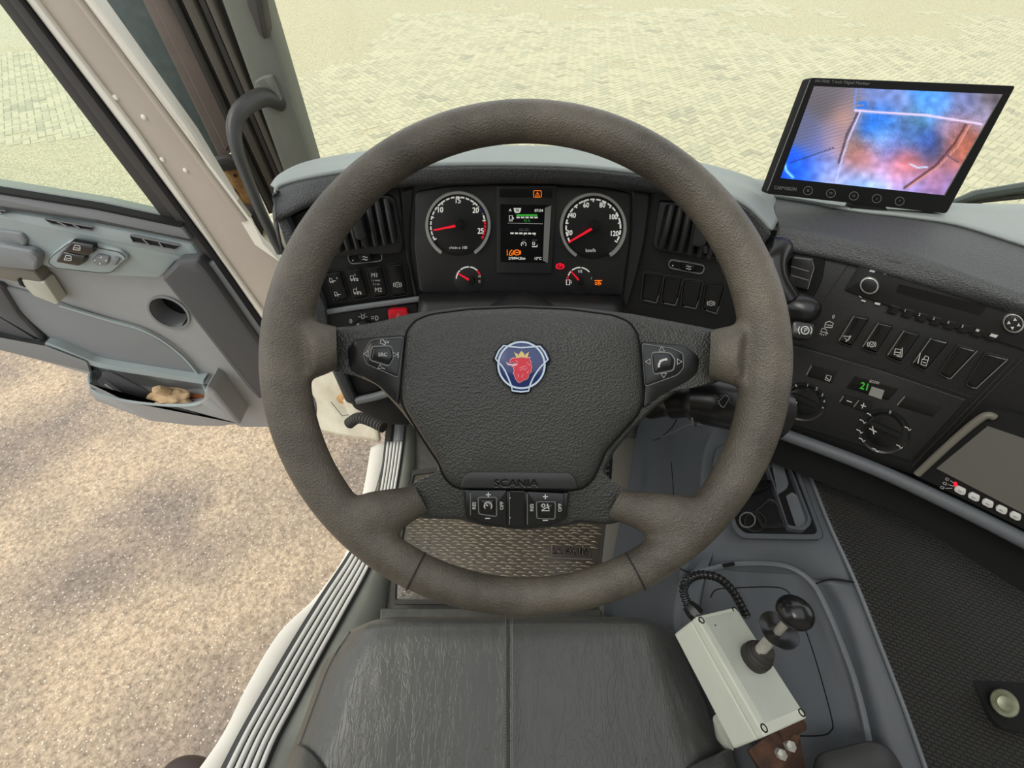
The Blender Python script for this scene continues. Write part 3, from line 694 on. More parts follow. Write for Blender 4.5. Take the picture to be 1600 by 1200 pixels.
# window glass and frame
wg = MB().prism(Pl((0, .87, 2), (0, -1, 0)), [(-150, -150), (-40, -60), (20, 30), (290, 360), (150, 332), (0, 308), (-150, 285)], -.004, 0).build('window_glass', 'door_glass', dr)
lab(wg, 'clear side window glass')
def dstrip(name, a, b, h0, h1, m, bev=2, ext=-.18):
    # a, b: polylines (top to bottom) of the left and right edge
    def up(l): p, q_ = Vector(l[0]), Vector(l[1]); r_ = p + (p - q_) * ext; return [tuple(r_)] + l
    return MB().prism(DP, up(a) + list(reversed(up(b))), h0, h1, bev).build(name, m, dr)
dstrip('window_channel', [(0, 8), (170, 232), (300, 402)], [(22, 6), (190, 228), (322, 400)], -.02, .012, 'gasket', ext=.25)
dstrip('window_channel', [(12, 0), (180, 224), (308, 388), (345, 440)], [(26, -8), (194, 214), (325, 385), (356, 438)], -.01, .02, 'gasket', ext=.25)
dstrip('frame_seal', [(22, -8), (190, 214), (322, 392), (412, 520)], [(31, -8), (198, 212), (330, 388), (418, 514)], 0, .03, 'void_black', bev=1, ext=.25)
dstrip('frame_flange', [(29, -8), (196, 208), (330, 392), (420, 520)], [(48, -8), (214, 208), (350, 404), (436, 522)], 0, .026, 'frame_edge', 5, .25)
dstrip('door_frame', [(46, -8), (212, 208), (348, 402), (434, 520), (500, 640)], [(112, -8), (276, 208), (392, 365), (470, 440), (520, 640)], -.004, .018, 'frame_paint', 2, .25)
dstrip('frame_ridge', [(108, -8), (272, 208), (376, 348)], [(119, -8), (282, 208), (386, 346)], 0, .026, 'frame_paint', 3, .25)
dstrip('frame_flange', [(120, -8), (283, 208), (388, 350), (405, 385)], [(143, -8), (300, 208), (404, 378), (450, 420)], 0, .022, 'frame_edge', 7, .25)
for x, y in ((181, 152), (225, 183), (254, 249), (290, 266)):
    MB().lathe(DP.hit(x, y, .018), DP.n, [(.0045, 0), (.004, .002), (.002, .003)], 14).build('frame_rivet', 'frame_edge', dr)
# wallet and work glove in the pocket
def at_y(px, py, y): r_ = ray(px, py); return CAM + r_ * (y / r_.y)
wl_ = thing('wallet', 'black folded wallet standing in the door pocket', 'wallet')
c = [at_y(151, 582, .80), at_y(172, 576, .82), at_y(228, 606, .80), at_y(206, 625, .775)]
dn = Vector((0, .0, -.045))
MB().hexa([p + dn for p in c] + c).build('cover', 'wallet', wl_, bevel=.008)
c2 = [p + Vector((-.004, -.006, -.006)) for p in (c[0], (c[0] * .98 + c[1] * .02), c[3] * .97 + c[2] * .03, c[3])]
lab(MB().tube([at_y(164, 600, .80), at_y(180, 612, .79), at_y(190, 623, .785)], .003, 6).build('paper_edge', 'paper', wl_), 'white paper edge')
gl = thing('cloth_glove', 'crumpled beige work glove in the door pocket beside the black wallet', 'glove')
bm = bmesh.new(); bmesh.ops.create_icosphere(bm, subdivisions=4, radius=1)
cg = at_y(262, 618, .80); rg = random.Random(9)
for v_ in bm.verts:
    n_ = noise.fractal(v_.co * 2.2, 1, 2, 4); s_ = 1 + .14 * n_
    v_.co = Vector((v_.co.x * .070 * s_, v_.co.y * .030 * s_, v_.co.z * .022 * s_)) + cg
me = bpy.data.meshes.new('palm'); bm.to_mesh(me); bm.free(); me.materials.append(M['cloth'])
for p in me.polygons: p.use_smooth = True
o = bpy.data.objects.new('palm', me); COL.objects.link(o); o.parent = gl
for k, (a, b) in enumerate((((255, 622), (232, 624)), ((262, 612), (240, 611)), ((275, 624), (300, 632)))):
    MB().tube(spline([at_y(*a, .80), (at_y(*a, .79) + at_y(*b, .79)) / 2 + Vector((0, 0, .008)), at_y(*b, .785)], 4), [.016, .016, .016, .015, .015, .014, .013, .010, .006][:9], 8).build('finger', 'cloth', gl)
pn = MB().prism(Pl((0, .82, 2), (0, -1, 0)), rr([(278, 616), (320, 622), (316, 630), (274, 624)], 2), 0, .012, 1).build('leather_strap', 'leather_tan'); tag(pn, 'reddish-brown leather strap behind the glove in the door pocket', 'strap')
# shoe tip at the bottom edge
sh = thing('shoe', 'dark shoe toe with yellow-green edge at the bottom beside the sill', 'shoe')
SP = Pl((0, 0, 1.2), (0, 0, 1))
MB().dome(SP, ell(300, 1226, 52, 46, 36), [(1, 0), (1.02, .01), (.97, .03), (.8, .045), (.5, .055), (.15, .058)]).build('toe_cap', 'shoe_dark', sh)
MB().frame(SP, ell(298, 1232, 52, 46, 36), ell(298, 1232, 49, 43, 36), 0, .012).build('sole_edge', 'shoe_green', sh)
q = MB()
for k in range(3): q.stroke(SP, ell(300, 1234, 44 - k * 8, 36 - k * 7, 24, 30, 160), 1.5, .05 + .003 * k)
q.build('stitching', 'paper', sh)
# =====================================================================
# DASHBOARD
# =====================================================================
CL = Pl(P(820, 370, .60), (0, -.966, .259))
LP = Pl(CL.hit(645, 400), (.24, -.935, .26))
RP = Pl(CL.hit(1003, 400), (-.22, -.94, .26))
FP = Pl(RP.hit(1205, 400), (-.66, -.70, .27))
db = thing('dashboard', 'dark grain-textured truck dashboard wrapping round the driver seat', 'dashboard')
lip = [(430, 345, LP), (446, 338, LP), (490, 318, LP), (560, 300, LP), (640, 289, CL), (720, 285, CL), (800, 284, CL), (880, 286, CL), (950, 291, CL), (1020, 300, RP), (1090, 318, RP), (1150, 343, RP), (1192, 384, RP)]
cre = [(433, 304), (440, 292), (482, 280), (560, 268), (640, 262), (720, 260), (800, 260), (880, 262), (945, 267), (1025, 277), (1100, 296), (1162, 322), (1203, 362)]
bck = [(437, 298), (452, 280), (492, 261), (560, 248), (640, 240), (720, 237), (800, 236), (880, 238), (945, 241), (1035, 252), (1115, 269), (1178, 292), (1218, 338)]
Lr, Cr, Br, Ur, Kr = [], [], [], [], []
for (lx, ly, pl), c, b in zip(lip, cre, bck):
    L_ = pl.hit(lx, ly, .028); Lr.append(L_); Ur.append(pl.hit(lx, ly + 2, -.02))
    Cr.append(Pz(c[0], c[1], L_.z + .022)); Br.append(Pz(b[0], b[1], L_.z - .03)); Kr.append(Br[-1] + Vector((0, .16, -.14)))
lab(patch('hood_lip', [Ur, Lr, [l * .25 + c * .75 + Vector((0, -.004, .002)) for l, c in zip(Lr, Cr)], Cr], 'dash_grain', db), 'grained hood lip over the instruments')
lab(patch('dash_top', [Cr, [c * .5 + b * .5 + Vector((0, 0, .004)) for c, b in zip(Cr, Br)], Br, Kr], 'dash_light', db), 'light grey dash top behind the wheel')
# left flank of the dashboard
lab(patch('dash_flank', [[P(432, 302, .60), P(430, 345, .59), P(440, 400, .62)], [P(436, 300, .70), P(426, 340, .72), P(450, 430, .78)]], 'dash_grain', db), 'left end of the dashboard')
lab(MB().prism(LP, rr([(433, 344), (448, 340), (508, 480), (520, 560), (500, 560), (470, 460)], 4), -.1, .02, 4).build('end_panel', 'dash_grain', db), 'grey dashboard end trim')
# passenger side top
xs = [1190, 1240, 1320, 1400, 1480, 1560, 1680]
t0 = [(1165, 283), (1240, 296), (1330, 312), (1410, 319), (1490, 322), (1570, 323), (1680, 324)]
t1 = [(1200, 308), (1262, 318), (1340, 332), (1410, 340), (1490, 352), (1570, 376), (1680, 412)]
t2 = [(1212, 340), (1270, 352), (1335, 366), (1405, 384), (1485, 410), (1570, 442), (1680, 480)]
t3 = [(1212, 366), (1265, 376), (1330, 390), (1400, 408), (1480, 436), (1560, 466), (1680, 506)]
t4 = [(1205, 386), (1255, 396), (1322, 410), (1392, 430), (1470, 454), (1550, 480), (1680, 520)]
R4 = [FP.hit(x, y, .006) for x, y in t4]; zb = [p.z for p in R4]
R3 = [Pz(x, y, z + .014) for (x, y), z in zip(t3, zb)]; R2 = [Pz(x, y, z + .022) for (x, y), z in zip(t2, zb)]
R1 = [Pz(x, y, z + .02) for (x, y), z in zip(t1, zb)]; R0 = [Pz(x, y, z - .01) for (x, y), z in zip(t0, zb)]
R5 = [FP.hit(x - 2, y + 6, -.02) for x, y in t4]; RK = [p + Vector((0, .18, -.12)) for p in R0]
XE = [[rw[-1] - Vector((.004, 0, 0)), rw[-1] + Vector(dx)] for rw, dx in ((RK, (.55, .12, -.01)), (R0, (.55, .16, -.01)), (R1, (.55, .20, -.01)), (R2, (.55, .26, -.01)), (R3, (.55, .30, -.01)), (R4, (.55, .32, -.01)), (R5, (.55, .32, -.01)))]
patch('passenger_top', XE, 'dash_grain', db)
lab(patch('glove_panel', [[FP.hit(1702, 524, -.004), XE[6][1]], [FP.hit(1702, 700, -.004), XE[6][1] + Vector((0, .02, -.18))], [FP.hit(1702, 900, -.004), XE[6][1] + Vector((0, .06, -.32))]], 'dash_grain', db), 'grey passenger side front')
lab(patch('passenger_top', [R1, [a * .5 + b * .5 + Vector((0, 0, .002)) for a, b in zip(R1, R2)], R2, [a * .4 + b * .6 + Vector((0, -.002, .004)) for a, b in zip(R2, R3)], R3, R4, R5], 'dash_grain', db, kv=4), 'grained passenger side dash top')
lab(patch('passenger_shelf', [R1, [a * .5 + b * .5 for a, b in zip(R0, R1)], R0, RK], 'dash_light', db), 'light grey ledge below the windscreen')
# dark carrier panels
lab(MB().prism(CL, [(600, 275), (800, 270), (1020, 275), (1000, 400), (986, 500), (648, 500), (630, 400)], -.09, -.002).build('instrument_carrier', 'panel_black', db), 'black instrument surround')
lab(MB().prism(LP, rr([(440, 345), (500, 318), (624, 292), (634, 380), (658, 500), (650, 560), (520, 580), (500, 490)], 3), -.09, 0, 2).build('left_panel', 'panel_black', db), 'black switch panel left of the instruments')
lab(MB().prism(RP, rr([(1014, 296), (1100, 320), (1200, 380), (1170, 470), (1130, 560), (1040, 560), (975, 480), (1000, 400)], 3), -.09, 0, 2).build('right_panel', 'panel_black', db), 'black switch panel right of the instruments')
lab(MB().prism(FP, rr([(1200, 386), (1260, 396), (1400, 430), (1700, 525), (1700, 900), (1600, 850), (1425, 742), (1320, 706), (1210, 672), (1150, 640), (1130, 600), (1160, 470)], 3), -.08, 0, 2).build('centre_panel', 'fascia_black', db), 'black centre panel angled to the driver')
# inset edge curve of the instrument pod on both sides
lab(patch('pod_wall', [[CL.hit(646, 292, .0), CL.hit(640, 380, .0), CL.hit(652, 470, .0)], [LP.hit(627, 296, .003), LP.hit(634, 385, .003), LP.hit(656, 478, .003)]], 'cluster_plastic', db), 'curved pod wall')
patch('pod_wall', [[CL.hit(988, 296, .0), CL.hit(985, 380, .0), CL.hit(973, 470, .0)], [RP.hit(1016, 300, .006), RP.hit(1003, 390, .006), RP.hit(978, 482, .006)]], 'cluster_plastic', db)
lab(patch('pod_floor', [[CL.hit(655, 458, .001), CL.hit(800, 455, .001), CL.hit(970, 462, .001)], [CL.hit(654, 470, .03), CL.hit(800, 468, .03), CL.hit(974, 474, .03)], [CL.hit(652, 500, .05), CL.hit(800, 500, .05), CL.hit(978, 505, .05)]], 'panel_black', db), 'glossy shelf under the dials')
MB().tube(spline([LP.hit(508, 488, .008), LP.hit(560, 480, .008), LP.hit(655, 467, .008)], 6), .0045, 8).build('trim_ledge', 'door_shade', db)
# lower left: light switch panel and lower covers
lab(MB().prism(LP, rr([(508, 492), (653, 474), (655, 520), (525, 545)], 3), 0, .006, 2).build('light_switch_panel', 'panel_black', db), 'black light switch panel')
lab(MB().prism(LP, rr([(515, 560), (560, 556), (640, 610), (640, 668), (600, 664), (552, 640)], 6), -.06, .03, 5).build('lower_cover', 'cluster_plastic', db), 'grey lower cover left of the column')
MB().prism(LP, rr([(514, 572), (534, 572), (556, 624), (556, 636), (540, 630)], 4), 0, .045, 4).build('lower_trim', 'dash_grain', db)
MB().prism(LP, rr([(540, 578), (580, 585), (604, 606), (560, 622)], 3), .02, .034, 2).build('lower_drawer', 'panel_black', db)
MB().tube(spline([LP.hit(556, 626, .04), LP.hit(585, 620, .04), LP.hit(620, 610, .04)], 5), .007, 8).build('lower_rail', 'door_shade', db)
lab(MB().prism(FP, [(1150, 640), (1210, 668), (1320, 704), (1425, 742), (1600, 842), (1700, 898), (1700, 990), (1400, 800), (1150, 700)], -.06, -.02).build('under_panel', 'void_black', db), 'black underside')
# grey bar below the centre panel
bar = MB().tube(spline([FP.hit(1140, 650, .012), FP.hit(1220, 677, .012), FP.hit(1360, 730, .012), FP.hit(1480, 785, .012), FP.hit(1600, 845, .012), FP.hit(1700, 900, .012)], 8), .0095, 14).build('trim_bar', 'trim_bar', db)
lab(bar, 'grey trim bar along the lower edge')
# small windscreen grille showing at the dash edge, and wiper outside
gv = thing('vent_grille', 'small black and white grille at the windscreen foot left of the monitor', 'grille')
GP = Pl((0, .78, 2.2), (0, -.8, .5))
MB().prism(GP, [(1150, 279), (1215, 282), (1215, 312), (1180, 305)], -.01, 0).build('grille_base', 'void_black', gv)
for k in range(5): MB().prism(GP, [(1163 + k * 10, 287 + k * .6), (1170 + k * 10, 287 + k * .6), (1168 + k * 10, 294 + k), (1161 + k * 10, 293 + k)], 0, .003).build('grille_bar', 'grille_white', gv)
wp = thing('windscreen_wiper', 'dark windscreen wiper lying outside the glass right of the monitor', 'wiper')
w_at = lambda x, y: at_y(x, y, 1.08)
MB().tube([w_at(1486, 318), w_at(1520, 306), w_at(1640, 286)], [.008, .014, .014], 8).build('wiper_arm', 'wiper', wp)
MB().tube([w_at(1490, 322), w_at(1540, 312), w_at(1640, 302)], [.005, .008, .008], 8).build('wiper_blade', 'gasket', wp)
MB().tube([w_at(1505, 312), w_at(1560, 300), w_at(1640, 292)], .005, 8).build('wiper_linkage', 'gasket', wp)

# ---------------- instrument cluster ----------------
ic = thing('instrument_cluster', 'instrument cluster with two round dials, small gauges and a lit centre display', 'instrument panel')
cf = MB().prism(CL, rr([(648, 300), (700, 291), (800, 288), (940, 293), (986, 302), (984, 380), (972, 462), (655, 458), (646, 380)], 8), -.03, .002, 3).build('cluster_face', 'cluster_plastic', ic)
def Z(X, Y): return (640 + X / 4.4444, 280 + Y / 4.4444)
def dial(name, cx, cy, r, a0, a1, label):
    d_ = lab(MB().prism(CL, ell(cx, cy, r - 4, r - 3, 48), 0, .0035, 1).build(name, 'dial_face', ic), label)
    MB().frame(CL, ell(cx, cy, r, r * 1.04, 56, -58, 238), ell(cx, cy, r - 4.2, (r - 4.2) * 1.04, 56, -58, 238), .002, .008, closed=False).build('dial_ring', 'chrome', d_)
    MB().stroke(CL, ell(cx, cy, r - 7, (r - 7) * 1.03, 48), 1.0, .004, True).build('dial_line', 'void_black', d_)
    return d_
DR, DS = 42, 42
d1 = dial('tachometer', 715.5, 352, 51, 0, 0, 'rev counter dial reading 10 to 25 with red needle')
d2 = dial('speedometer', 927, 355.5, 52, 0, 0, 'speed dial reading 20 to 120 with red needle')
q = MB(); q.dashes(CL, ell(715.5, 352, 42.5, 44, 76, 211, 10), 2.6, 3, 1, .0042)
for a in (211, 163, 127, 90, 53, 10):
    c_, s_ = math.cos(math.radians(a)), math.sin(math.radians(a)); q.stroke(CL, [(715.5 + 44 * c_, 352 - 45 * s_), (715.5 + 39 * c_, 352 - 40 * s_)], 2, .0043)
for t, x, y in (('10', 687.3, 328), ('15', 715, 313.5), ('20', 743, 328.6), ('25', 751, 361)): q.text(CL, t, x, y, 12, 0, .0042, .85, bold=True)
q.text(CL, 'r/min x 100', 716, 387, 6, 0, .0042); q.build('dial_print', 'mark_white', d1)
q = MB(); q.dashes(CL, ell(715.5, 352, 42.5, 44, 20, 8, -30), 3.4, 3, 1, .0043); q.build('red_zone', 'mark_red', d1)
q = MB(); q.stroke(CL, ell(715.5, 352, 42.5, 44, 10, 40, 24), 2.6, .0044); q.build('blue_zone', 'mark_blue', d1)
q = MB(); q.dashes(CL, ell(927, 355.5, 42.5, 44, 76, 211, -31), 2.6, 3, 1, .0042)
for k in range(13):
    a = math.radians(211 - 242 * k / 12); L_ = 5 if k % 2 == 0 else 3
    q.stroke(CL, [(927 + 44 * math.cos(a), 355.5 - 45 * math.sin(a)), (927 + (44 - L_) * math.cos(a), 355.5 - (45 - L_) * math.sin(a))], 2, .0043)
for t, x, y in (('20', 889.6, 363.7), ('40', 895, 336.7), ('60', 915.6, 320.5), ('80', 941, 320.5), ('100', 957.7, 339), ('120', 959.5, 365)): q.text(CL, t, x, y, 11, 0, .0042, .85, bold=True)
q.text(CL, 'km/h', 923, 391.5, 8, 0, .0042); q.build('dial_print', 'mark_white', d2)
def needle(pl, a, b, w, par, hub):
    d = Vector((b[0] - a[0], b[1] - a[1])).normalized(); q_ = Vector((-d.y, d.x))
    pts = [(a[0] + q_.x * w, a[1] + q_.y * w), (b[0] + q_.x * w * .5, b[1] + q_.y * w * .5), (b[0] - q_.x * w * .5, b[1] - q_.y * w * .5), (a[0] - q_.x * w, a[1] - q_.y * w)]
    n_ = MB().prism(pl, pts, .008, .0095).build('needle', 'needle_red', par)
    lab(MB().prism(pl, ell(a[0], a[1], hub, hub, 20), .004, .012, 1.5).build('needle_hub', 'void_black', par), 'black needle hub')
    return n_
needle(CL, (718, 352), (677, 360), 1.9, d1, 7); needle(CL, (931, 354), (888.5, 379), 1.9, d2, 7.5)
for nm, (cx, cy), (nx, ny), hub, lb in (('temperature_gauge', (732, 436), (715.5, 427.5), (737, 440), 'small temperature gauge under the rev counter'), ('fuel_gauge', (906, 437), (892, 424), (908, 442), 'small fuel gauge under the speed dial')):
    gg = lab(MB().prism(CL, ell(cx, cy + 2, 23, 22, 28), 0, .003, 1).build(nm, 'cluster_plastic', ic), lb)
    q = MB().dashes(CL, ell(cx, cy, 19, 19, 30, 178, 18), 2, 8, 1, .0035)
    if nm[0] == 't': q.text(CL, 'H', cx + 17, cy - 4, 5, 0, .0035).text(CL, 'C', cx + 17, cy + 4, 5, 0, .0035)
    else: q.text(CL, '1/2', cx, cy - 13, 5.5, 0, .0035, bold=True).text(CL, '0', cx - 19, cy - 3, 5, 0, .0035).text(CL, '1', cx + 18, cy - 2, 5, 0, .0035).stroke(CL, [(885, 437), (885, 445), (890, 445), (890, 437)], 1.6, .0035, True).stroke(CL, [(890, 441), (893, 443), (892, 438)], 1, .0035)
    q.build('dial_print', 'mark_white', gg)
    q = MB().stroke(CL, ell(cx, cy, 19, 19, 8, 45 if nm[0] == 't' else 185, 18 if nm[0] == 't' else 160), 2.4, .0038); q.build('red_zone', 'mark_red', gg)
    needle(CL, hub, (nx, ny), 1.5, gg, 5)
# centre display
ds = lab(MB().prism(CL, rr([(776, 290), (870.5, 290), (862, 428), (776, 427)], 2), .0, .006, 1.2).build('display_bezel', 'cluster_plastic', ic), 'black bezel of the centre display')
MB().prism(CL, [Z(625, 70), Z(990, 72), Z(985, 128), Z(625, 126)], .004, .0066).build('warning_window', 'lcd_black', ds)
MB().prism(CL, [Z(630, 175), Z(982, 180), Z(960, 582), Z(632, 574)], .004, .0066).build('screen', 'lcd_black', ds)
MB().prism(CL, [Z(940, 200), Z(984, 182), Z(960, 582), Z(925, 566)], .004, .0072).build('screen_side', 'lcd_grey', ds)
q = MB(); q.text(CL, 'A', *Z(698, 215), 6, 0, .0075, bold=True).text(CL, '07:54', *Z(897, 218), 6, 0, .0075, bold=True)
q.poly(CL, [Z(722, 200), Z(775, 200), Z(770, 225), Z(760, 234), Z(735, 234), Z(727, 225)], .0073)
q.dashes(CL, [(Z(742, 266)[0] + k * 1.75, Z(742, 266)[1]) for k in range(21)], 2.4, 3, 0.5 and 1, .0075)
q.stroke(CL, [Z(693, 252), Z(693, 282), Z(713, 282), Z(713, 252)], 1.2, .0075, True).stroke(CL, [Z(713, 262), Z(722, 268), Z(720, 280)], 1, .0075).stroke(CL, [Z(690, 290), Z(716, 290)], 1, .0075)
q.stroke(CL, [Z(680, 305), Z(925, 310)], .4, .0075)
q.dashes(CL, [(Z(700, 375)[0] + k * 1.72, Z(700, 375)[1] + k * .03) for k in range(26)], 2.6, 3, 1, .0075)
q.stroke(CL, [Z(795, 383), Z(795, 389)], 1, .0075).stroke(CL, [Z(870, 383), Z(870, 390)], 1, .0075)
cx_, cy_ = Z(792, 453); q.stroke(CL, ell(cx_, cy_, 3.8, 3.8, 16, -40, 220), 1, .0075).stroke(CL, [(cx_, cy_), (cx_ - 3, cy_ - 3)], 1, .0075)
cx_, cy_ = Z(868, 455); q.stroke(CL, [(cx_ - 4, cy_ + 3), (cx_ + 4, cy_ + 3), (cx_ + 4, cy_)], 1.4, .0075).stroke(CL, [(cx_ - 3, cy_), (cx_ - 3, cy_ - 4), (cx_, cy_ - 4), (cx_, cy_)], 1.2, .0075, True)
q.text(CL, '270994.2km', *Z(745, 550), 5.6, 0, .0075, .95, bold=True).text(CL, "13°C", *Z(890, 551), 5.6, 0, .0075, bold=True)
q.build('display_print', 'mark_white', ds)
MB().text(CL, 'N', *Z(748, 216), 6, 0, .0076, bold=True).build('gear_letter', 'lcd_black', ds)
q = MB(); q.poly(CL, [Z(742, 244), Z(887, 244), Z(887, 258), Z(742, 258)], .0075).text(CL, '92 %', *Z(815, 289), 5, 0, .0075); q.build('green_bar', 'lcd_green', ds)
q = MB(); q.text(CL, 'km/h   km/h', *Z(795, 346), 3, 0, .0075).stroke(CL, [Z(760, 358), Z(832, 358)], .6, .0075).stroke(CL, [Z(780, 423), Z(808, 423)], .6, .0075).stroke(CL, [Z(852, 423), Z(885, 423)], .6, .0075); q.build('small_print', 'lcd_grey', ds)
q = MB(); cx_, cy_ = Z(888, 102); q.stroke(CL, rr([(cx_ - 6, cy_ - 5), (cx_ + 6, cy_ - 5), (cx_ + 6, cy_ + 5), (cx_ - 6, cy_ + 5)], 1, 2), 1, .0075, True).stroke(CL, [(cx_, cy_ - 3), (cx_ + 3.4, cy_ + 3), (cx_ - 3.4, cy_ + 3)], 1, .0075, True).stroke(CL, [(cx_, cy_ - 1), (cx_, cy_ + 1.5)], 1, .0075)
cx_, cy_ = Z(745, 509); q.stroke(CL, ell(cx_, cy_, 4.2, 4, 20), 1.2, .0075, True).stroke(CL, ell(cx_, cy_, 6, 5, 8, 140, 220), 1, .0075).stroke(CL, ell(cx_, cy_, 6, 5, 8, -40, 40), 1, .0075).stroke(CL, [(cx_ - 2, cy_), (cx_ + 2, cy_)], 1.4, .0075)
q.stroke(CL, [Z(678, 490), Z(678, 530)], 1, .0075).stroke(CL, [Z(690, 528), Z(700, 500), Z(712, 490)], 1.2, .0075).stroke(CL, [Z(694, 528), Z(712, 528), Z(710, 510)], 1.2, .0075)
q.build('orange_symbols', 'lcd_orange', ds)
cx_, cy_ = Z(1045, 605); q = MB().stroke(CL, ell(cx_, cy_, 4.3, 4.3, 20), 1.1, .003, True).stroke(CL, ell(cx_, cy_, 6.3, 5.4, 8, 135, 225), 1, .003).stroke(CL, ell(cx_, cy_, 6.3, 5.4, 8, -45, 45), 1, .003).text(CL, 'P', cx_, cy_, 6.5, 0, .003, bold=True)
lab(q.build('parking_brake_lamp', 'lamp_red', ic), 'red lit parking brake symbol')
cx_, cy_ = Z(1310, 720); q = MB().stroke(CL, [(cx_ - 6, cy_ - 3.5), (cx_ + 6, cy_ - 3.5)], 1.1, .003).stroke(CL, ell(cx_ - 3, cy_ + 1, 1.8, 1.8, 10), 1, .003, True).stroke(CL, [(cx_ + 1, cy_ - 3), (cx_ + 1, cy_ + 4)], 1.4, .003).stroke(CL, [(cx_ + 1, cy_), (cx_ + 4, cy_), (cx_ + 4, cy_ + 3)], 1.2, .003)
lab(q.build('orange_lamp', 'lcd_orange', ic), 'orange lit warning symbol')

# ---------------- air vents ----------------
def vent(label, pl, frame, opening, slats, knob):
    t = thing('air_vent', label, 'air vent', 'dashboard air vents')
    fr = MB().prism(pl, frame, 0, .008, 4).build('vent_frame', 'cluster_plastic', t)
    MB().prism(pl, opening, .004, .0085, 0).build('vent_duct', 'void_black', t)
    for a, b in slats:
        s_ = MB(); A = pl.hit(a[0], a[1], .011); B = pl.hit(b[0], b[1], .011)
        s_.tube(spline([A, A * .66 + B * .34 + pl.n * .004, A * .33 + B * .67 + pl.n * .004, B], 3), .0042, 8).build('vent_slat', 'cluster_plastic', t)
    MB().prism(pl, knob, .010, .026, 3).build('vent_knob', 'cluster_plastic', t)
    k = knob; cx = sum(p[0] for p in k) / len(k); by = max(p[1] for p in k)
    MB().prism(pl, [(cx + 3, by - 2), (cx + 11, by - 3), (cx + 12, by + 9), (cx + 5, by + 10)], .01, .018, 1).build('knob_stem', 'cluster_plastic', t)
    return t
vent('slatted air vent with knob in the panel left of the rev counter', LP, rr([(500, 330), (540, 314), (606, 304), (618, 311), (631, 385), (626, 397), (520, 402), (508, 395)], 6),
     rr([(506, 340), (545, 318), (600, 308), (614, 318), (622, 372), (616, 381), (524, 393), (512, 388)], 6),
     [((603 - k * 14.2 - (0 if k < 3 else k), 311 + k * 2.2), (616 - k * 14.2 - (0 if k < 3 else 0), 378 + k * 2.4)) for k in range(7)], rr([(548, 345), (556, 337), (565, 342), (573, 372), (566, 377), (556, 375)], 4))
vent('slatted air vent with knob in the panel right of the speed dial', RP, rr([(1030, 314), (1110, 322), (1160, 345), (1176, 380), (1160, 412), (1120, 408), (1024, 392), (1020, 384)], 6),
     rr([(1040, 319), (1108, 327), (1150, 348), (1164, 380), (1150, 404), (1118, 402), (1030, 388), (1026, 382)], 6),
     [((1050 + k * 13.5, 321 + k * 3), (1033 + k * 15, 387 + k * 3.2)) for k in range(7)], rr([(1088, 344), (1106, 352), (1104, 382), (1094, 388), (1080, 384)], 4))
# ---------------- switches ----------------
def outline_edge(pl, pts, par, m='button_edge', h=.0105, w=1.2, sel=None):
    q = MB(); q.stroke(pl, sel or pts, w, h, closed=sel is None); return q.build('edge_highlight', m, par)
def rocker(label, pl, quad, icon=None, m='button_black', grp='rocker switches', h=.009, edge=None):
    t = thing('rocker_switch', label, 'switch', grp)
    c = rr(quad, 4)
    MB().frame(pl, offset2d(c, -1.8), c, .0, .004).build('switch_surround', 'cluster_plastic', t)
    MB().prism(pl, offset2d(c, .6), 0, h, 2).build('rocker', m, t)
    if icon:
        q = MB(); icon(q, pl, h + .0006); q.build('symbol', 'print_white', t)
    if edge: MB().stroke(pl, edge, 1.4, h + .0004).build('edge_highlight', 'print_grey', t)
    return t
def i_truck(q, pl, x, y, h, s=1.0, a=0, dots=2):
    q.stroke(pl, [(x - 6 * s, y + 2 * s), (x - 6 * s, y - 3 * s), (x - 2 * s, y - 3 * s), (x - 1 * s, y + 2 * s)], 1.1, h, True)
    q.stroke(pl, [(x - 1 * s, y + 1 * s), (x + 5 * s, y + 1 * s)], 1.2, h)
    for k in range(dots): q.poly(pl, ell(x - 4 * s + k * 4 * s, y + 3.4 * s, 1.4 * s, n=8), h)
def i_brake(q, pl, x, y, h, s=1.0):
    q.stroke(pl, ell(x, y, 4 * s, n=16), 1.1, h, True); q.stroke(pl, ell(x, y, 6.6 * s, 6 * s, 8, 140, 220), 1.1, h); q.stroke(pl, ell(x, y, 6.6 * s, 6 * s, 8, -40, 40), 1.1, h)
    q.stroke(pl, [(x - 2 * s, y - 1.5 * s), (x, y + 1.5 * s), (x + 2 * s, y - 1.5 * s)], 1, h)
G1 = 'rocker switches left of the instruments'
rocker('leftmost black rocker in the row below the left vent, two trailer symbols', LP, [(509, 427), (532, 424), (545, 467), (524, 472)], lambda q, pl, h: (i_truck(q, pl, 520, 438, h, .9), i_truck(q, pl, 528, 459, h, .9), q.stroke(pl, [(526, 433), (527, 436)], 1, h)), grp=G1)
rocker('second black rocker below the left vent, two axle symbols with arrows', LP, [(541, 422), (563, 419), (576, 463), (554, 468)], lambda q, pl, h: (i_truck(q, pl, 554, 434, h, 1.1, 0, 3), i_truck(q, pl, 559, 455, h, 1.1, 0, 3), q.stroke(pl, [(554, 428), (555, 431)], 1, h), q.stroke(pl, [(557, 449), (557, 452)], 1, h)), grp=G1)
rocker('black rocker marked M1 and M2 below the left vent', LP, [(573, 418), (596, 415), (607, 461), (584, 465)], lambda q, pl, h: (q.text(pl, 'M1', 585, 430, 9, 0, h, bold=True), q.text(pl, '1 x small', 587, 438, 4, 0, h), q.text(pl, '3 x set', 588, 444, 4, 0, h), q.text(pl, 'M2', 591, 453, 9, 0, h, bold=True)), grp=G1)
rocker('black rocker with one round brake symbol right of the M1 switch', LP, [(606, 414), (628, 412), (637, 460), (613, 463)], lambda q, pl, h: i_brake(q, pl, 621, 445, h, .95), grp=G1)
G2 = 'rocker switches right of the instruments'
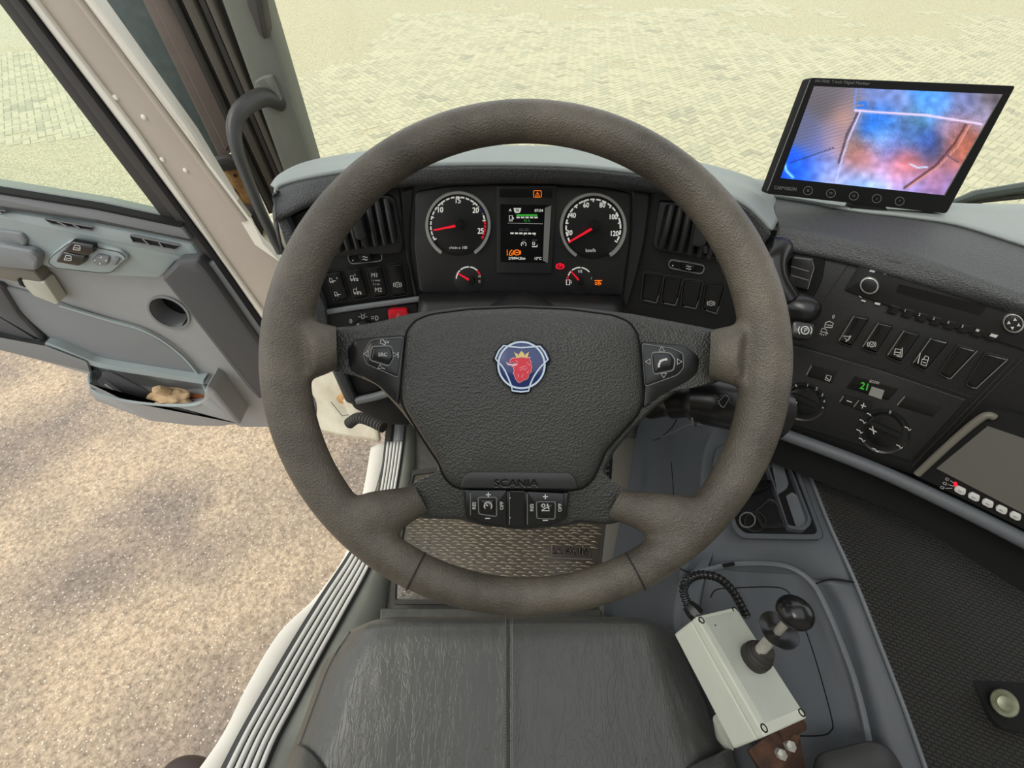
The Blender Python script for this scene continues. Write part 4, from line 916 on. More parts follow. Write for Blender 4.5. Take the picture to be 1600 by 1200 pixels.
for lb, pts, ic_ in (('first blank black switch cover under the right vent', [(1007, 426), (1036, 430), (1026, 474), (1002, 468)], None), ('second blank black switch cover under the right vent', [(1039, 431), (1066, 434), (1056, 478), (1033, 473)], None),
                     ('third blank black switch cover under the right vent', [(1069, 437), (1098, 440), (1088, 483), (1064, 478)], None), ('black rocker with a brake symbol at the end of the row under the right vent', [(1104, 443), (1133, 446), (1120, 491), (1098, 484)], lambda q, pl, h: i_brake(q, pl, 1111, 474, h, .9))):
    rocker(lb, RP, pts, ic_, grp=G2, h=.005 if ic_ is None else .008, edge=[(pts[2][0] + 3, pts[2][1] - 12), (pts[2][0] - 1, pts[2][1] - 1), (pts[3][0] + 5, pts[3][1] + .5)])
def thumb(label, pl, quad, s, par=None):
    t = thing('vent_shutter_switch', label, 'switch', 'vent shutter wheels'); c = rr(quad, 6)
    MB().frame(pl, offset2d(c, -1.5), c, 0, .005).build('switch_surround', 'button_edge', t); MB().prism(pl, c, 0, .003, 1).build('track', 'void_black', t)
    a, b, c_, d = quad; L_ = lambda k, e: (a[0] + (b[0] - a[0]) * k + (d[0] - a[0]) * e, a[1] + (b[1] - a[1]) * k + (d[1] - a[1]) * e)
    MB().prism(pl, [L_(s, .1), L_(s + .38, .1), L_(s + .38, .9), L_(s, .9)], .002, .010, 1.5).build('slider', 'button_black', t)
    q = MB(); x, y = L_(s + .2, .4); q.stroke(pl, [(x - 4, y), (x - 1, y - 1), (x + 1, y + 1), (x + 4, y)], 1.3, .0106).stroke(pl, [(x - 4, y + 4), (x - 1, y + 3), (x + 1, y + 5), (x + 4, y + 4)], 1.3, .0106)
    x, y = L_(.1, .65); q.poly(pl, ell(x, y, 1.2, n=8), .0045); q.build('symbol', 'print_white', t)
thumb('small sliding vent switch between the left vent and its rocker row', LP, [(543, 399), (594, 394), (597, 407), (548, 412)], .3)
thumb('small sliding vent switch between the right vent and its rocker row', RP, [(1047, 407), (1101, 416), (1097, 428), (1045, 418)], .35)
# light switch panel print and red button
q = MB(); q.text(LP, '0', 548, 502, 9, -5, .0068, bold=True).stroke(LP, ell(567, 495, 2.5, n=10), 1, .0068, True)
for a in range(0, 360, 60): q.stroke(LP, [(567 + 4 * math.cos(math.radians(a)), 495 + 3.6 * math.sin(math.radians(a))), (567 + 7 * math.cos(math.radians(a)), 495 + 6 * math.sin(math.radians(a)))], 1, .0068)
q.stroke(LP, ell(587, 497, 4, 3.4, 10, -90, 90), 1.1, .0068, True).stroke(LP, [(580, 495), (585, 495)], 1, .0068).stroke(LP, [(580, 498), (585, 498)], 1, .0068)
q.build('light_symbols', 'print_white', db)
hz = thing('hazard_button', 'red hazard button showing above the left steering wheel spoke', 'button')
MB().prism(LP, rr([(606, 488), (612, 485), (636, 484), (640, 494), (637, 500), (608, 502)], 3), 0, .016, 2.5).build('button_cap', 'button_red', hz)
MB().stroke(LP, [(622, 490), (625, 495), (619, 495)], .9, .0165, True).build('symbol', 'print_white', hz)
kn = thing('light_switch_knob', 'black rotary light knob just above the left wheel spoke', 'knob')
MB().lathe(LP.hit(569, 512, .006), LP.n, [(.016, 0), (.016, .012), (.013, .016), (.004, .017)], 24).build('knob_body', 'button_black', kn)
# centre panel: radio
ra = thing('truck_radio', 'black radio with two silver-ringed knobs in the centre panel', 'radio')
MB().prism(FP, rr([(1352, 399), (1400, 408), (1530, 443), (1690, 492), (1640, 560), (1560, 534), (1420, 490), (1319, 453)], 3), 0, .004, 1.5).build('radio_face', 'panel_black', ra)
MB().prism(FP, rr([(1405, 444), (1543, 478.5), (1531, 493), (1400, 457)], 1.5), .003, .0045, 0).build('radio_display', 'lcd_black', ra)
MB().stroke(FP, [(1398, 426), (1440, 436), (1520, 458), (1620, 487)], 2.5, .0047).build('disc_slot', 'void_black', ra)
for x, y, r, lb in ((1358, 447, 15, 'left volume knob'), (1584, 506, 17, 'right menu knob')):
    kb = lab(MB().prism(FP, ell(x, y, r, r * .86, 28, rot=15), .003, .010, 1.5).build('radio_knob', 'chrome', ra), lb + ' with silver ring')
    MB().prism(FP, ell(x, y, r - 2.6, r * .86 - 2.2, 28, rot=15), .009, .013, 2).build('knob_cap', 'panel_black', kb)
q = MB()
for k, a in enumerate((0, 90, 180, 270)):
    x, y = 1584 + 8 * math.cos(math.radians(a + 15)), 506 + 7 * math.sin(math.radians(a + 15)); q.poly(FP, [(x - 3, y + 2), (x + 3, y + 2), (x, y - 3)] if a != 90 else [(x - 3, y - 2), (x + 3, y - 2), (x, y + 3)], .0135)
q.poly(FP, [(1360, 421), (1368, 423), (1366, 426), (1358, 424)], .0048).stroke(FP, [(1381, 428), (1384, 424), (1387, 429)], 1.2, .0048, True)
q.poly(FP, [(1346, 468), (1353, 470), (1352, 472), (1345, 470)], .0048).poly(FP, [(1368, 472), (1376, 474), (1374, 477), (1366, 475)], .0048)
for k in range(6): q.text(FP, str(k + 1), 1414 + k * 22.5, 485.5 + k * 6.1, 6, 15, .0048, bold=True)
q.poly(FP, [(1526, 514), (1531, 515.5), (1529, 518.5), (1524, 517)], .0048).poly(FP, [(1549, 521), (1560, 524), (1556, 528), (1546, 525)], .0048).stroke(FP, [(1591, 478), (1596, 480)], 1.5, .0048).stroke(FP, [(1342, 462), (1346, 465)], 1, .0048)
q.build('radio_print', 'print_white', ra)
for k in range(8): MB().prism(FP, rr([(1392 + k * 22, 476 + k * 6), (1408 + k * 22, 480.4 + k * 6), (1400 + k * 22, 492 + k * 6), (1385 + k * 22, 487.5 + k * 6)], 1.5), .003, .0046, .8).build('preset_button', 'button_black', ra)
G3 = 'rocker switches below the radio'
def i_light(q, pl, x, y, h):
    q.stroke(pl, [(x - 7, y - 3), (x + 6, y - 2), (x + 1, y + 4), (x - 1, y + 3)], 1.2, h, True).stroke(pl, [(x - 3, y + 6), (x + 2, y + 2), (x + 5, y - 4)], 1.2, h)
def i_cabin(q, pl, x, y, h):
    q.stroke(pl, [(x - 6, y + 4), (x - 4, y - 5), (x + 5, y - 4), (x + 3, y + 5)], 1.3, h, True).stroke(pl, [(x - 5, y), (x + 4, y + 1)], 1.2, h).stroke(pl, [(x + 7, y - 7), (x + 6, y + 7)], 1.2, h).stroke(pl, [(x - 2, y + 6), (x + 6, y + 8)], 1.2, h)
def i_lane(q, pl, x, y, h):
    q.stroke(pl, [(x - 9, y + 6), (x - 5, y - 10)], 1.3, h).stroke(pl, [(x - 4, y + 7), (x - 2, y - 1), (x + 7, y + 1), (x + 4, y + 10)], 1.2, h, True).stroke(pl, [(x, y - 1), (x + 3, y - 6), (x + 8, y - 4), (x + 7, y + 1)], 1.2, h).stroke(pl, [(x - 1, y + 4), (x + 4, y + 5)], 1.2, h)
for lb, p_, ic_ in (('black rocker with lamp symbol, nearest the parking brake lever below the radio', [(1334, 493), (1358, 498), (1331, 541), (1310, 533)], lambda q, pl, h: i_light(q, pl, 1324, 528, h)),
                    ('black rocker with round brake symbol below the radio', [(1372, 504), (1396, 510), (1370, 552), (1347, 543)], lambda q, pl, h: i_brake(q, pl, 1362, 538, h)),
                    ('black rocker with tilting cab symbol below the radio', [(1412, 516), (1438, 523), (1408, 566), (1386, 556)], lambda q, pl, h: i_cabin(q, pl, 1403, 550, h)),
                    ('black rocker with lane and car symbol below the radio', [(1454, 528), (1483, 535), (1446, 579), (1426, 568)], lambda q, pl, h: i_lane(q, pl, 1443, 562, h)),
                    ('first blank cover right of the lane symbol switch', [(1497, 540), (1527, 548), (1484, 592), (1468, 583)], None),
                    ('last blank cover at the right end of the row below the radio', [(1541, 552), (1575, 561), (1524, 607), (1510, 600)], None)):
    if ic_: e = [(p_[0][0] + 1, p_[0][1]), (p_[3][0] + 1, p_[3][1] - 1)]
    else: e = [(p_[1][0], p_[1][1]), (p_[2][0] + 1, p_[2][1]), (p_[2][0] - 5, p_[2][1] - 2)]
    rocker(lb, FP, p_, ic_, grp=G3, h=.008 if ic_ else .004, edge=e)
q = MB(); q.text(FP, '0', 1302, 495, 8, 15, .001, bold=True).stroke(FP, [(1288, 511), (1290, 504), (1296, 502), (1302, 505), (1300, 512)], 1.3, .001, True).stroke(FP, [(1289, 507), (1301, 509)], 1, .001)
q.stroke(FP, [(1282, 518), (1293, 520), (1290, 514), (1285, 513)], 1.3, .001, True)
for a in (30, 60, 90, 120, 150): q.stroke(FP, [(1287 + 4 * math.cos(math.radians(a)), 519 + 3 * math.sin(math.radians(a))), (1287 + 8 * math.cos(math.radians(a)), 519 + 6 * math.sin(math.radians(a)))], 1, .001)
q.build('light_symbols', 'print_white', db)
# climate panel
cl = thing('climate_panel', 'black climate control panel with two round knobs and green digits', 'control panel')
MB().prism(FP, rr([(1240, 539), (1380, 580), (1511, 625), (1424, 722), (1330, 692), (1212, 656), (1200, 640)], 3), 0, .004, 1.5).build('climate_face', 'panel_black', cl)
def cknob(x, y, r, lb, marks):
    k_ = lab(MB().dome(FP, ell(x, y, r * 1.15, r * .95, 32, rot=15), [(1, .003), (.98, .006), (.86, .0035), (.8, .003)]).build('dial_recess', 'cluster_plastic', cl), 'dished ring of ' + lb)
    kn_ = MB().prism(FP, ell(x, y, r * .82, r * .66, 32, rot=15), .002, .016, 2).build('climate_knob', 'button_black', cl); lab(kn_, lb)
    MB().prism(FP, rr([(x - r * .75, y - r * .28), (x - r * .6, y - r * .36), (x + r * .72, y + r * .22), (x + r * .6, y + r * .36)], 3), .014, .024, 2).build('knob_grip', 'void_black', kn_)
    q = MB(); q.stroke(FP, [(x - r * .62, y - r * .18 + 2), (x - r * .3, y - r * .02 + 2)], 1.6, .0245).stroke(FP, [(x - r * .48, y - r * .22), (x - r * .42, y + r * .12)], 1.6, .0245)
    for a, t in marks:
        mx_, my_ = x + r * 1.02 * math.cos(math.radians(a)), y - r * .84 * math.sin(math.radians(a))
        if t is None: q.stroke(FP, [(mx_ - 1, my_ - 2), (mx_ + 1, my_ + 1)], 1.6, .0066)
        elif t == '~': q.stroke(FP, [(mx_ - 5, my_ - 3), (mx_, my_ - 1), (mx_ + 2, my_ + 3), (mx_ + 5, my_ + 1)], 1.6, .0066)
        else: q.text(FP, t, mx_, my_, 6.5, 15, .0066, bold=True)
    q.build('knob_print', 'print_white', cl)
cknob(1255, 628, 32, 'left fan knob', [(200, None), (172, None), (145, '0'), (110, None), (78, '1'), (50, '2'), (24, '3'), (2, '4'), (-22, '*')])
cknob(1381, 674, 37, 'right airflow knob', [(180, '~'), (150, '~'), (125, '~'), (75, '0'), (8, '~'), (-50, '~'), (-110, '~'), (205, '~')])
MB().prism(FP, rr([(1335, 588), (1404, 608), (1388, 626), (1322, 606)], 2), .003, .0052, 1).build('climate_display', 'lcd_black', cl)
lab(MB().text(FP, '21', 1351, 604, 15, 15, .0058, bold=True).build('green_digits', 'lcd_green', cl), 'green lit digits')
MB().prism(FP, [(1362, 604), (1382, 610), (1377, 624), (1357, 617)], .004, .0056).build('display_reflector', 'lcd_grey', cl)
q = MB(); q.text(FP, 'ECON', 1366, 597, 5.5, 13, .006, bold=True).stroke(FP, [(1323, 626), (1331, 628.5)], 1.5, .008).stroke(FP, [(1345, 633), (1353, 635)], 1.6, .008).stroke(FP, [(1350, 630), (1347, 638)], 1.6, .008)
q.stroke(FP, [(1289, 593), (1292, 586), (1299, 588), (1296, 596)], 1, .0056, True).stroke(FP, [(1290, 589), (1297, 595)], 1, .0056)
q.build('climate_print', 'print_white', cl)
for pts, e in (([(1268, 570), (1308, 580), (1300, 600), (1260, 588)], 1), ([(1318, 618), (1340, 624), (1334, 637), (1312, 630)], 0), ([(1342, 624), (1364, 630), (1356, 646), (1334, 638)], 0), ([(1414, 618), (1470, 636), (1458, 652), (1402, 635)], 1)):
    b_ = MB().prism(FP, rr(pts, 3), .003, .0072 if not e else .005, 1.2).build('climate_button', 'button_black', cl)
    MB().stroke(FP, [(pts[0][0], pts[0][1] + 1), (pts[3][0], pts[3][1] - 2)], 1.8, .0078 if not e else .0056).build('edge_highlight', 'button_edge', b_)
# divider lines
q = MB(); q.stroke(FP, [(1240, 533), (1380, 573), (1518, 620)], 1.6, .0008).stroke(FP, [(1338, 396), (1300, 450), (1262, 505)], 1.6, .0008).stroke(FP, [(1598, 560), (1535, 624), (1432, 735)], 1.8, .002).stroke(FP, [(1584, 562), (1524, 626), (1425, 728)], 1.5, .002)
lab(q.build('panel_joint', 'cluster_plastic', db), 'panel joint line')
# second small display right
s2 = thing('small_display', 'small black display with a row of white keys at the lower right of the dash', 'monitor')
S2 = Pl(FP.hit(1500, 720, .012), FP.n)
MB().prism(S2, rr([(1536, 648), (1548, 644), (1580, 650), (1700, 690), (1700, 890), (1600, 828), (1480, 768), (1430, 744)], 5), -.014, .0, 2).build('display_body', 'void_black', s2)
lab(MB().tube(spline([S2.hit(1433, 741, .003), S2.hit(1490, 688, .003), S2.hit(1530, 655, .003), S2.hit(1545, 649, .003), S2.hit(1553, 652, .002)], 6), .0042, 10).build('bezel_edge', 'grab_tan', s2), 'worn grey bezel edge')
MB().prism(S2, [(1543, 666), (1700, 720), (1700, 870), (1600, 803), (1463, 732)], 0, .0015).build('screen', 'screen2_reflection', s2)
for k in range(5):
    x, y = 1500 + k * 21.6, 768 + k * 10
    b_ = MB().prism(S2, rr([(x - 9, y - 5), (x - 3, y - 8), (x + 10, y - 2), (x + 8, y + 6), (x + 2, y + 6), (x - 9, y)], 2.5), 0, .003, 1).build('display_key', 'print_white', s2)
    MB().stroke(S2, [(x - 3, y - 2), (x + 2, y + 1)], 1, .0034).build('key_symbol', 'print_grey', b_)
q = MB()
for k in range(3): q.text(S2, '0:%d' % (2 - k) if 0 else 'C%d' % (k + 1), 1480 - k * 4, 749 + k * 6.5, 5.5, 20, .0008, bold=True).stroke(S2, [(1485 - k * 4, 751 + k * 6), (1494 - k * 3, 757 + k * 3)], .7, .0008)
q.build('display_print', 'print_white', s2)
MB().prism(S2, ell(1493, 757, 3, n=10), 0, .002).build('red_light', 'lamp_red', s2)
# ---------------- parking brake lever ----------------
pbk = thing('parking_brake_lever', 'glossy black parking brake lever marked P in a recess of the centre panel', 'lever')
MB().prism(FP, rr([(1222, 384), (1290, 404), (1284, 440), (1262, 480), (1232, 474), (1215, 420)], 8), 0, .003, 2).build('lever_recess', 'void_black', pbk)
MB().prism(FP, rr([(1237, 400), (1270, 404), (1272, 420), (1262, 454), (1232, 446)], 5), 0, .012, 3).build('lever_boot', 'cluster_plastic', pbk)
for k in range(2): MB().stroke(FP, [(1236, 416 + k * 14), (1264, 424 + k * 14)], 1.6, .0125).build('boot_line', 'button_edge', pbk)
MB().stroke(FP, [(1268, 404), (1272, 418), (1262, 452)], 1.4, .013).build('boot_edge', 'button_edge', pbk)
MB().tube(spline([FP.hit(1214, 388, .02), FP.hit(1206, 410, .045), FP.hit(1210, 440, .055), FP.hit(1228, 470, .055)], 7), [.019, .02, .0205, .02, .0195, .019, .0185, .018, .0175] + [.017] * 13, 16).build('lever_arm', 'button_black', pbk)
lk = MB().tube(spline([FP.hit(1218, 476, .04), FP.hit(1236, 480, .05), FP.hit(1252, 484, .052), FP.hit(1262, 490, .05), FP.hit(1268, 498, .045)], 6), [.010] + [.014, .016, .017, .018, .019, .0195] + [.02] * 10 + [.019, .018, .016, .014, .011, .008, .004, .002], 18).build('lever_grip', 'gloss_black', pbk)
q = MB(); LPn = Pl(FP.hit(1258, 516, .082), (-.35, -.62, .70))
q.stroke(LPn, ell(1258, 516, 6, n=20), 1.5, .0, True).text(LPn, 'P', 1258.5, 516, 10, 8, 0, bold=True).stroke(LPn, ell(1258, 516, 10.5, 9, 8, 140, 220), 1.4, 0).stroke(LPn, ell(1258, 516, 10.5, 9, 8, -40, 40), 1.4, 0)
MB().prism(LPn, rr([(1238, 500), (1276, 506), (1270, 532), (1236, 528)], 9), -.02, -.0006, 3).build('grip_plate', 'gloss_black', pbk)
q.build('symbol', 'print_white', pbk)
# ---------------- column stalk ----------------
stl = thing('column_stalk', 'thick black column stalk with wiper symbol under the right wheel spoke', 'lever')
MB().tube(spline([P(985, 640, .50), P(1030, 628, .475), P(1080, 622, .455), P(1130, 630, .445), P(1180, 640, .44), P(1215, 650, .44)], 6), [.014] * 4 + [.018] * 4 + [.022] * 4 + [.026] * 3 + [.0275] * 16, 18).build('stalk_body', 'gloss_black', stl)
MB().tube([P(1083, 632, .46), P(1086, 632, .459)], .026, 18).build('stalk_ring', 'button_edge', stl)
SPl = Pl(P(1130, 630, .418), -FW)
q = MB(); q.stroke(SPl, rr([(1122, 628), (1134, 616), (1140, 622), (1130, 638)], 3), 1, 0, True).dashes(SPl, ell(1131, 627, 10, 9, 20, 20, 320, 30), 1, 1, 1, 0).text(SPl, 'CJ', 1118, 620, 7, 20, 0)
q.build('symbol', 'print_grey', stl)
kc = thing('steering_column', 'dark grey steering column cover behind the wheel hub', 'column')
MB().tube([P(815, 610, .44), P(815, 560, .58), P(815, 520, .70)], [.085, .085, .07], 28).build('column_shroud', 'cluster_plastic', kc)

# =====================================================================
# STEERING WHEEL
# =====================================================================
D0 = .356
def CC(x, y, d): return P(x, y, d)
whl = thing('steering_wheel', 'large worn grey-brown four-spoke steering wheel with a central emblem', 'steering wheel')
WP = Pl(P(821, 561, D0), -FW)
bm = bmesh.new()
pts = []; rad = []
for i in range(120):
    t = 2 * math.pi * i / 120; pts.append(P(821 + 376 * math.cos(t), 561 - 371 * math.sin(t), D0))
    b_ = max(0, math.cos(t) ** 6) ; lo = max(0, -math.sin(t)) ** 8
    rad.append((30.5 + 5.5 * b_ - 2.5 * lo) * D0 / F)
rimb = MB(); rimb.tube(pts, rad, 20, True)
def stub(path, rads, flat=.62):
    m_ = MB(); m_.tube([P(*p) for p in path], [r * p[2] / F for p, r in zip(path, rads)], 18)
    c_ = P(*path[0])
    for k, v_ in enumerate(m_.v):
        o_ = P(*path[k // 18]); dv = v_ - o_; m_.v[k] = v_ - FW * dv.dot(FW) * (1 - flat)
    rimb.add(m_.v, m_.f)
stub([(470, 548, D0), (492, 546, D0 + .007), (510, 544, D0 + .018), (528, 544, D0 + .029), (552, 545, D0 + .048)], [48, 44, 38, 33, 26])
stub([(1172, 556, D0), (1150, 555, D0 + .007), (1130, 554, D0 + .018), (1110, 556, D0 + .031), (1086, 558, D0 + .052)], [52, 48, 43, 39, 30])
stub([(566, 818, D0), (590, 808, D0 + .003), (612, 798, D0 + .009), (634, 789, D0 + .016), (658, 781, D0 + .026), (680, 775, D0 + .040)], [44, 43, 36, 29, 25, 20])
stub([(1078, 822, D0), (1052, 814, D0 + .003), (1022, 804, D0 + .009), (986, 794, D0 + .017), (958, 788, D0 + .027), (936, 784, D0 + .040)], [44, 43, 36, 28, 25, 20])
rim = rimb.build('rim', 'rim_leather', whl)
md = rim.modifiers.new('r', 'REMESH'); md.mode = 'VOXEL'; md.voxel_size = .0021; md.use_smooth_shade = True
md = rim.modifiers.new('s', 'SMOOTH'); md.factor = .7; md.iterations = 22
dg = bpy.context.evaluated_depsgraph_get(); me = bpy.data.meshes.new_from_object(rim.evaluated_get(dg)); rim.modifiers.clear(); rim.data = me
for p in me.polygons: p.use_smooth = True
bm = bmesh.new(); bm.from_mesh(rim.data)
for (x0, y0), (x1, y1) in (((525, 508), (527, 580)), ((1111, 512), (1107, 600)), ((646, 757), (672, 805)), ((971, 765), (945, 814))):
    A_, B_ = P(x0, y0, .37), P(x1, y1, .37); nrm = (B_ - A_).cross(A_ * .5 + B_ * .5 - CAM).normalized(); cmid = P(812, 620, .37)
    if nrm.dot(cmid - A_) < 0: nrm = -nrm
    mid = (A_ + B_) / 2
    near_ = lambda c: (c - mid).length < .045 and (c - mid).dot(nrm) > -.006
    fs_ = [f for f in bm.faces if near_(f.calc_center_median())]
    gm = list({v_ for f in fs_ for v_ in f.verts}) + list({e for f in fs_ for e in f.edges}) + fs_
    bmesh.ops.bisect_plane(bm, geom=gm, plane_co=A_, plane_no=nrm)
    dl = [v_ for v_ in bm.verts if (v_.co - mid).length < .046 and (v_.co - A_).dot(nrm) > 1e-5]
    bmesh.ops.delete(bm, geom=dl, context='VERTS')
for f in bm.faces: f.smooth = True
bm.to_mesh(rim.data); bm.free()
lab(rim, 'worn grey-brown rim with moulded spokes')
# thin moulding seams around the rim
q = MB()
for cx, cy, t in ((482, 422, 158), (1163, 428, 22), (650, 893, 243), (962, 890, 297)):
    a = math.radians(t); o_ = P(821 + 376 * math.cos(a), 561 - 371 * math.sin(a), D0); rdir = (RX * math.cos(a) + UP * math.sin(a)); rr_ = 29.6 * D0 / F
    ring = [o_ + rdir * rr_ * math.cos(s) - FW * rr_ * math.sin(s) for s in [math.pi * (-.05 + 1.1 * k / 16) for k in range(17)]]
    q.tube(ring, .0007, 6)
q.build('rim_seam', 'seam_dark', whl)
# hub cover behind the pad, spreading into the four spokes
HB = Pl(P(815, 600, .402), -FW)
upper = [(500, 514), (556, 509), (600, 501), (640, 490), (720, 480), (810, 477), (900, 480), (985, 490), (1050, 502), (1136, 519), (1142, 548), (1136, 590), (1112, 601), (1060, 610), (1020, 640), (990, 670), (960, 705), (944, 738), (960, 755), (998, 778), (984, 812), (950, 820), (905, 816), (885, 822), (815, 828), (745, 820), (720, 812), (660, 810), (634, 800), (622, 768), (658, 752), (686, 736), (676, 706), (650, 672), (625, 640), (590, 602), (560, 588), (504, 576), (494, 545)]
lab(MB().dome(HB, rr(upper, 8, 3), [(.97, -.02), (1, -.004), (1, .012), (.992, .020), (.975, .0245), (.94, .026)], c=(812, 640)).build('spoke_cover', 'pad_grain', whl), 'dark grained spoke cover')
# airbag pad
PB = Pl(P(815, 620, .388), -FW)
pad = [(650, 501), (672, 492), (732, 484), (810, 481), (888, 484), (957, 493), (982, 503), (995, 520), (1000, 545), (1004, 600), (1004, 628), (996, 648), (972, 675), (946, 704), (936, 728), (926, 749), (912, 762), (892, 766), (812, 766), (722, 764), (706, 758), (694, 745), (686, 724), (660, 684), (634, 642), (627, 625), (627, 600), (632, 545), (636, 517)]
lab(MB().dome(PB, rr(pad, 7, 3), [(.985, -.01), (1, .008), (.998, .013), (.99, .017), (.975, .0195), (.93, .022), (.8, .0255), (.6, .028), (.35, .0295), (.1, .030)], c=(814, 620)).build('airbag_cover', 'pad_grain', whl), 'dark grained airbag cover')
pr_ = rr(pad, 7, 3); MB().tube([PB.hit(x, y, .0125) for x, y in offset2d(pr_, -.6)], .0011, 6, True).build('pad_gap', 'void_black', whl)
lp_ = lab(MB().prism(PB, rr([(718, 763), (723, 744), (732, 737), (890, 738), (900, 747), (903, 765)], 6), .016, .0265, 3, .002).build('name_plate', 'pad_smooth', whl), 'smooth plate at the foot of the airbag cover')
MB().text(PB, 'SCANIA', 806, 755, 16, 0, .0275, 1.22, bold=True).build('raised_lettering', 'gloss_black', lp_)
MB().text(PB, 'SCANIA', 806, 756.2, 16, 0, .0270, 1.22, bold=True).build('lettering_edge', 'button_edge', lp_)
# emblem
def E(L_): return [(760 + x / 10.9, 520 + y / 10.9) for x, y in L_]
outer = E([(275, 190), (340, 195), (420, 150), (600, 120), (790, 155), (870, 198), (935, 190), (1040, 300), (1098, 440), (1088, 490), (1038, 530), (1030, 640), (950, 790), (850, 880), (775, 930), (755, 1005), (700, 1035), (590, 1045), (470, 1035), (420, 1010), (400, 950), (350, 900), (230, 790), (165, 650), (155, 500), (112, 460), (125, 400), (185, 280)])
em = lab(MB().prism(PB, rr(outer, 2, 3), .026, .0325, 1.2).build('emblem', 'void_black', whl), 'blue emblem with red crowned griffin head')
MB().prism(PB, rr(offset2d(outer, 2.0), 2, 3), .032, .0332, .4).build('emblem_field', 'badge_blue', em)
q = MB(); H_ = .0338
ccx, ccy = 760 + 597 / 10.9, 520 + 550 / 10.9
q.stroke(PB, ell(ccx, ccy, 36.2, n=56), 3.0, H_, True)
tri = [(x, y) for x, y in E([(295, 215), (372, 232)])] + [(p.x, p.y) for p in spline([Vector(p + (0,)) for p in E([(372, 232), (600, 252), (820, 236)])], 8)] + E([(910, 228), (990, 330), (1048, 460), (1000, 500)]) + [(p.x, p.y) for p in spline([Vector(p + (0,)) for p in E([(1000, 500), (900, 610), (800, 760), (738, 905)])], 8)] + E([(720, 990), (590, 1005), (440, 985), (425, 900)]) + [(p.x, p.y) for p in spline([Vector(p + (0,)) for p in E([(425, 900), (360, 740), (290, 600), (205, 500)])], 8)] + E([(155, 440), (210, 310)])
q.stroke(PB, tri, 2.4, H_ + .0002, True); q.build('emblem_lines', 'badge_silver', em)
head = [(505, 435), (600, 425), (690, 435), (738, 422), (728, 465), (760, 500), (750, 540), (770, 580), (755, 620), (765, 655), (738, 690), (715, 700), (712, 750), (690, 785), (655, 798), (640, 765), (622, 812), (585, 835), (555, 846), (552, 790), (530, 825), (495, 770), (480, 715), (460, 690), (480, 650), (465, 610), (485, 590), (440, 572), (500, 560), (545, 540), (505, 505), (450, 498), (402, 500), (415, 455), (455, 430)]
ph = E(head)
q = MB(); q.prism(PB, offset2d(ph, -.9), .033, .0342).prism(PB, E([(330, 488), (380, 522), (440, 530), (500, 522), (545, 540), (450, 562), (370, 552), (345, 525)]), .033, .0342); q.build('griffin_outline', 'badge_pink', em)
q = MB(); q.prism(PB, ph, .034, .0350); q.build('griffin_head', 'badge_red', em)
q = MB()
for a, b in (((560, 600), (680, 560)), ((570, 640), (640, 600)), ((640, 640), (700, 590)), ((540, 700), (550, 760)), ((600, 760), (625, 700)), ((690, 690), (720, 640)), ((500, 470), (540, 500)), ((690, 500), (740, 560))): q.stroke(PB, E([a, b]), .7, .0353)
q.build('griffin_lines', 'badge_pink', em)
MB().prism(PB, E([(470, 318), (505, 350), (535, 362), (545, 400), (560, 352), (595, 308), (640, 352), (655, 398), (668, 362), (695, 348), (726, 320), (700, 425), (600, 415), (512, 432)]), .0335, .0352).build('crown', 'badge_gold', em)
# button pods
BPn = Pl(P(815, 600, .3735), -FW)
def pod(label, out, frm, btn, icons):
    p_ = lab(MB().prism(BPn, rr(out, 7), -.012, .0, 3).build('switch_pod', 'gloss_black', whl), label)
    MB().stroke(BPn, rr(frm, 5), 1.1, .0006, True).build('pod_edge', 'button_edge', p_)
    MB().prism(BPn, offset2d(rr(frm, 5), 1), -.004, .0018, 1).build('rocker_pad', 'gloss_black', p_)
    MB().stroke(BPn, offset2d(rr(btn, 4), -1.8), 2, .0024, True).build('button_ring', 'button_edge', p_)
    MB().prism(BPn, rr(btn, 3), 0, .0045, 2).build('pod_button', 'button_black', p_)
    q = MB(); icons(q); q.build('symbol', 'print_white', p_)
def tri_(q, x, y, dx, dy, h=.0024, s=4.5):
    q.stroke(BPn, [(x + dx * s, y + dy * s), (x - dx * s * .6 - dy * s, y - dy * s * .6 - dx * s), (x - dx * s * .6 + dy * s, y - dy * s * .6 + dx * s)], 1.1, h, True)
def icl(q):
    q.text(BPn, 'SRC', 598, 554, 8, 0, .005, 1.0, bold=True); tri_(q, 573, 553, -1, 0); tri_(q, 617, 554, 1, 0, s=3.6); q.stroke(BPn, [(622, 550), (622, 559)], 1.1, .0024)
    q.stroke(BPn, [(595, 531), (599, 531), (602, 536), (602, 539), (594, 536)], 1, .0024, True).text(BPn, '(ø', 605, 534, 7, 0, .0024).stroke(BPn, [(590, 576), (594, 570), (598, 575)], 1, .0024, True).stroke(BPn, [(599, 575), (601, 577)], 1, .0024)
def icr(q):
    tri_(q, 1034, 546, 0, -1); tri_(q, 1037, 586, 0, 1); tri_(q, 1013, 565, -1, 0); tri_(q, 1061, 565, 1, 0)
    q.stroke(BPn, [(1029, 571), (1032, 564), (1041, 561)], 3.4, .005).stroke(BPn, [(1028, 572), (1031, 573)], 3, .0051).stroke(BPn, [(1040, 560), (1042, 563)], 3, .0051)
pod('glossy black pod with source button on the left spoke', [(541, 545), (556, 529), (632, 523), (626, 596), (622, 634), (590, 602), (545, 577)], [(567, 553), (577, 534), (585, 530), (631, 527), (622, 590), (573, 569)], [(583, 543), (610, 542), (613, 558), (607, 570), (579, 561)], icl)
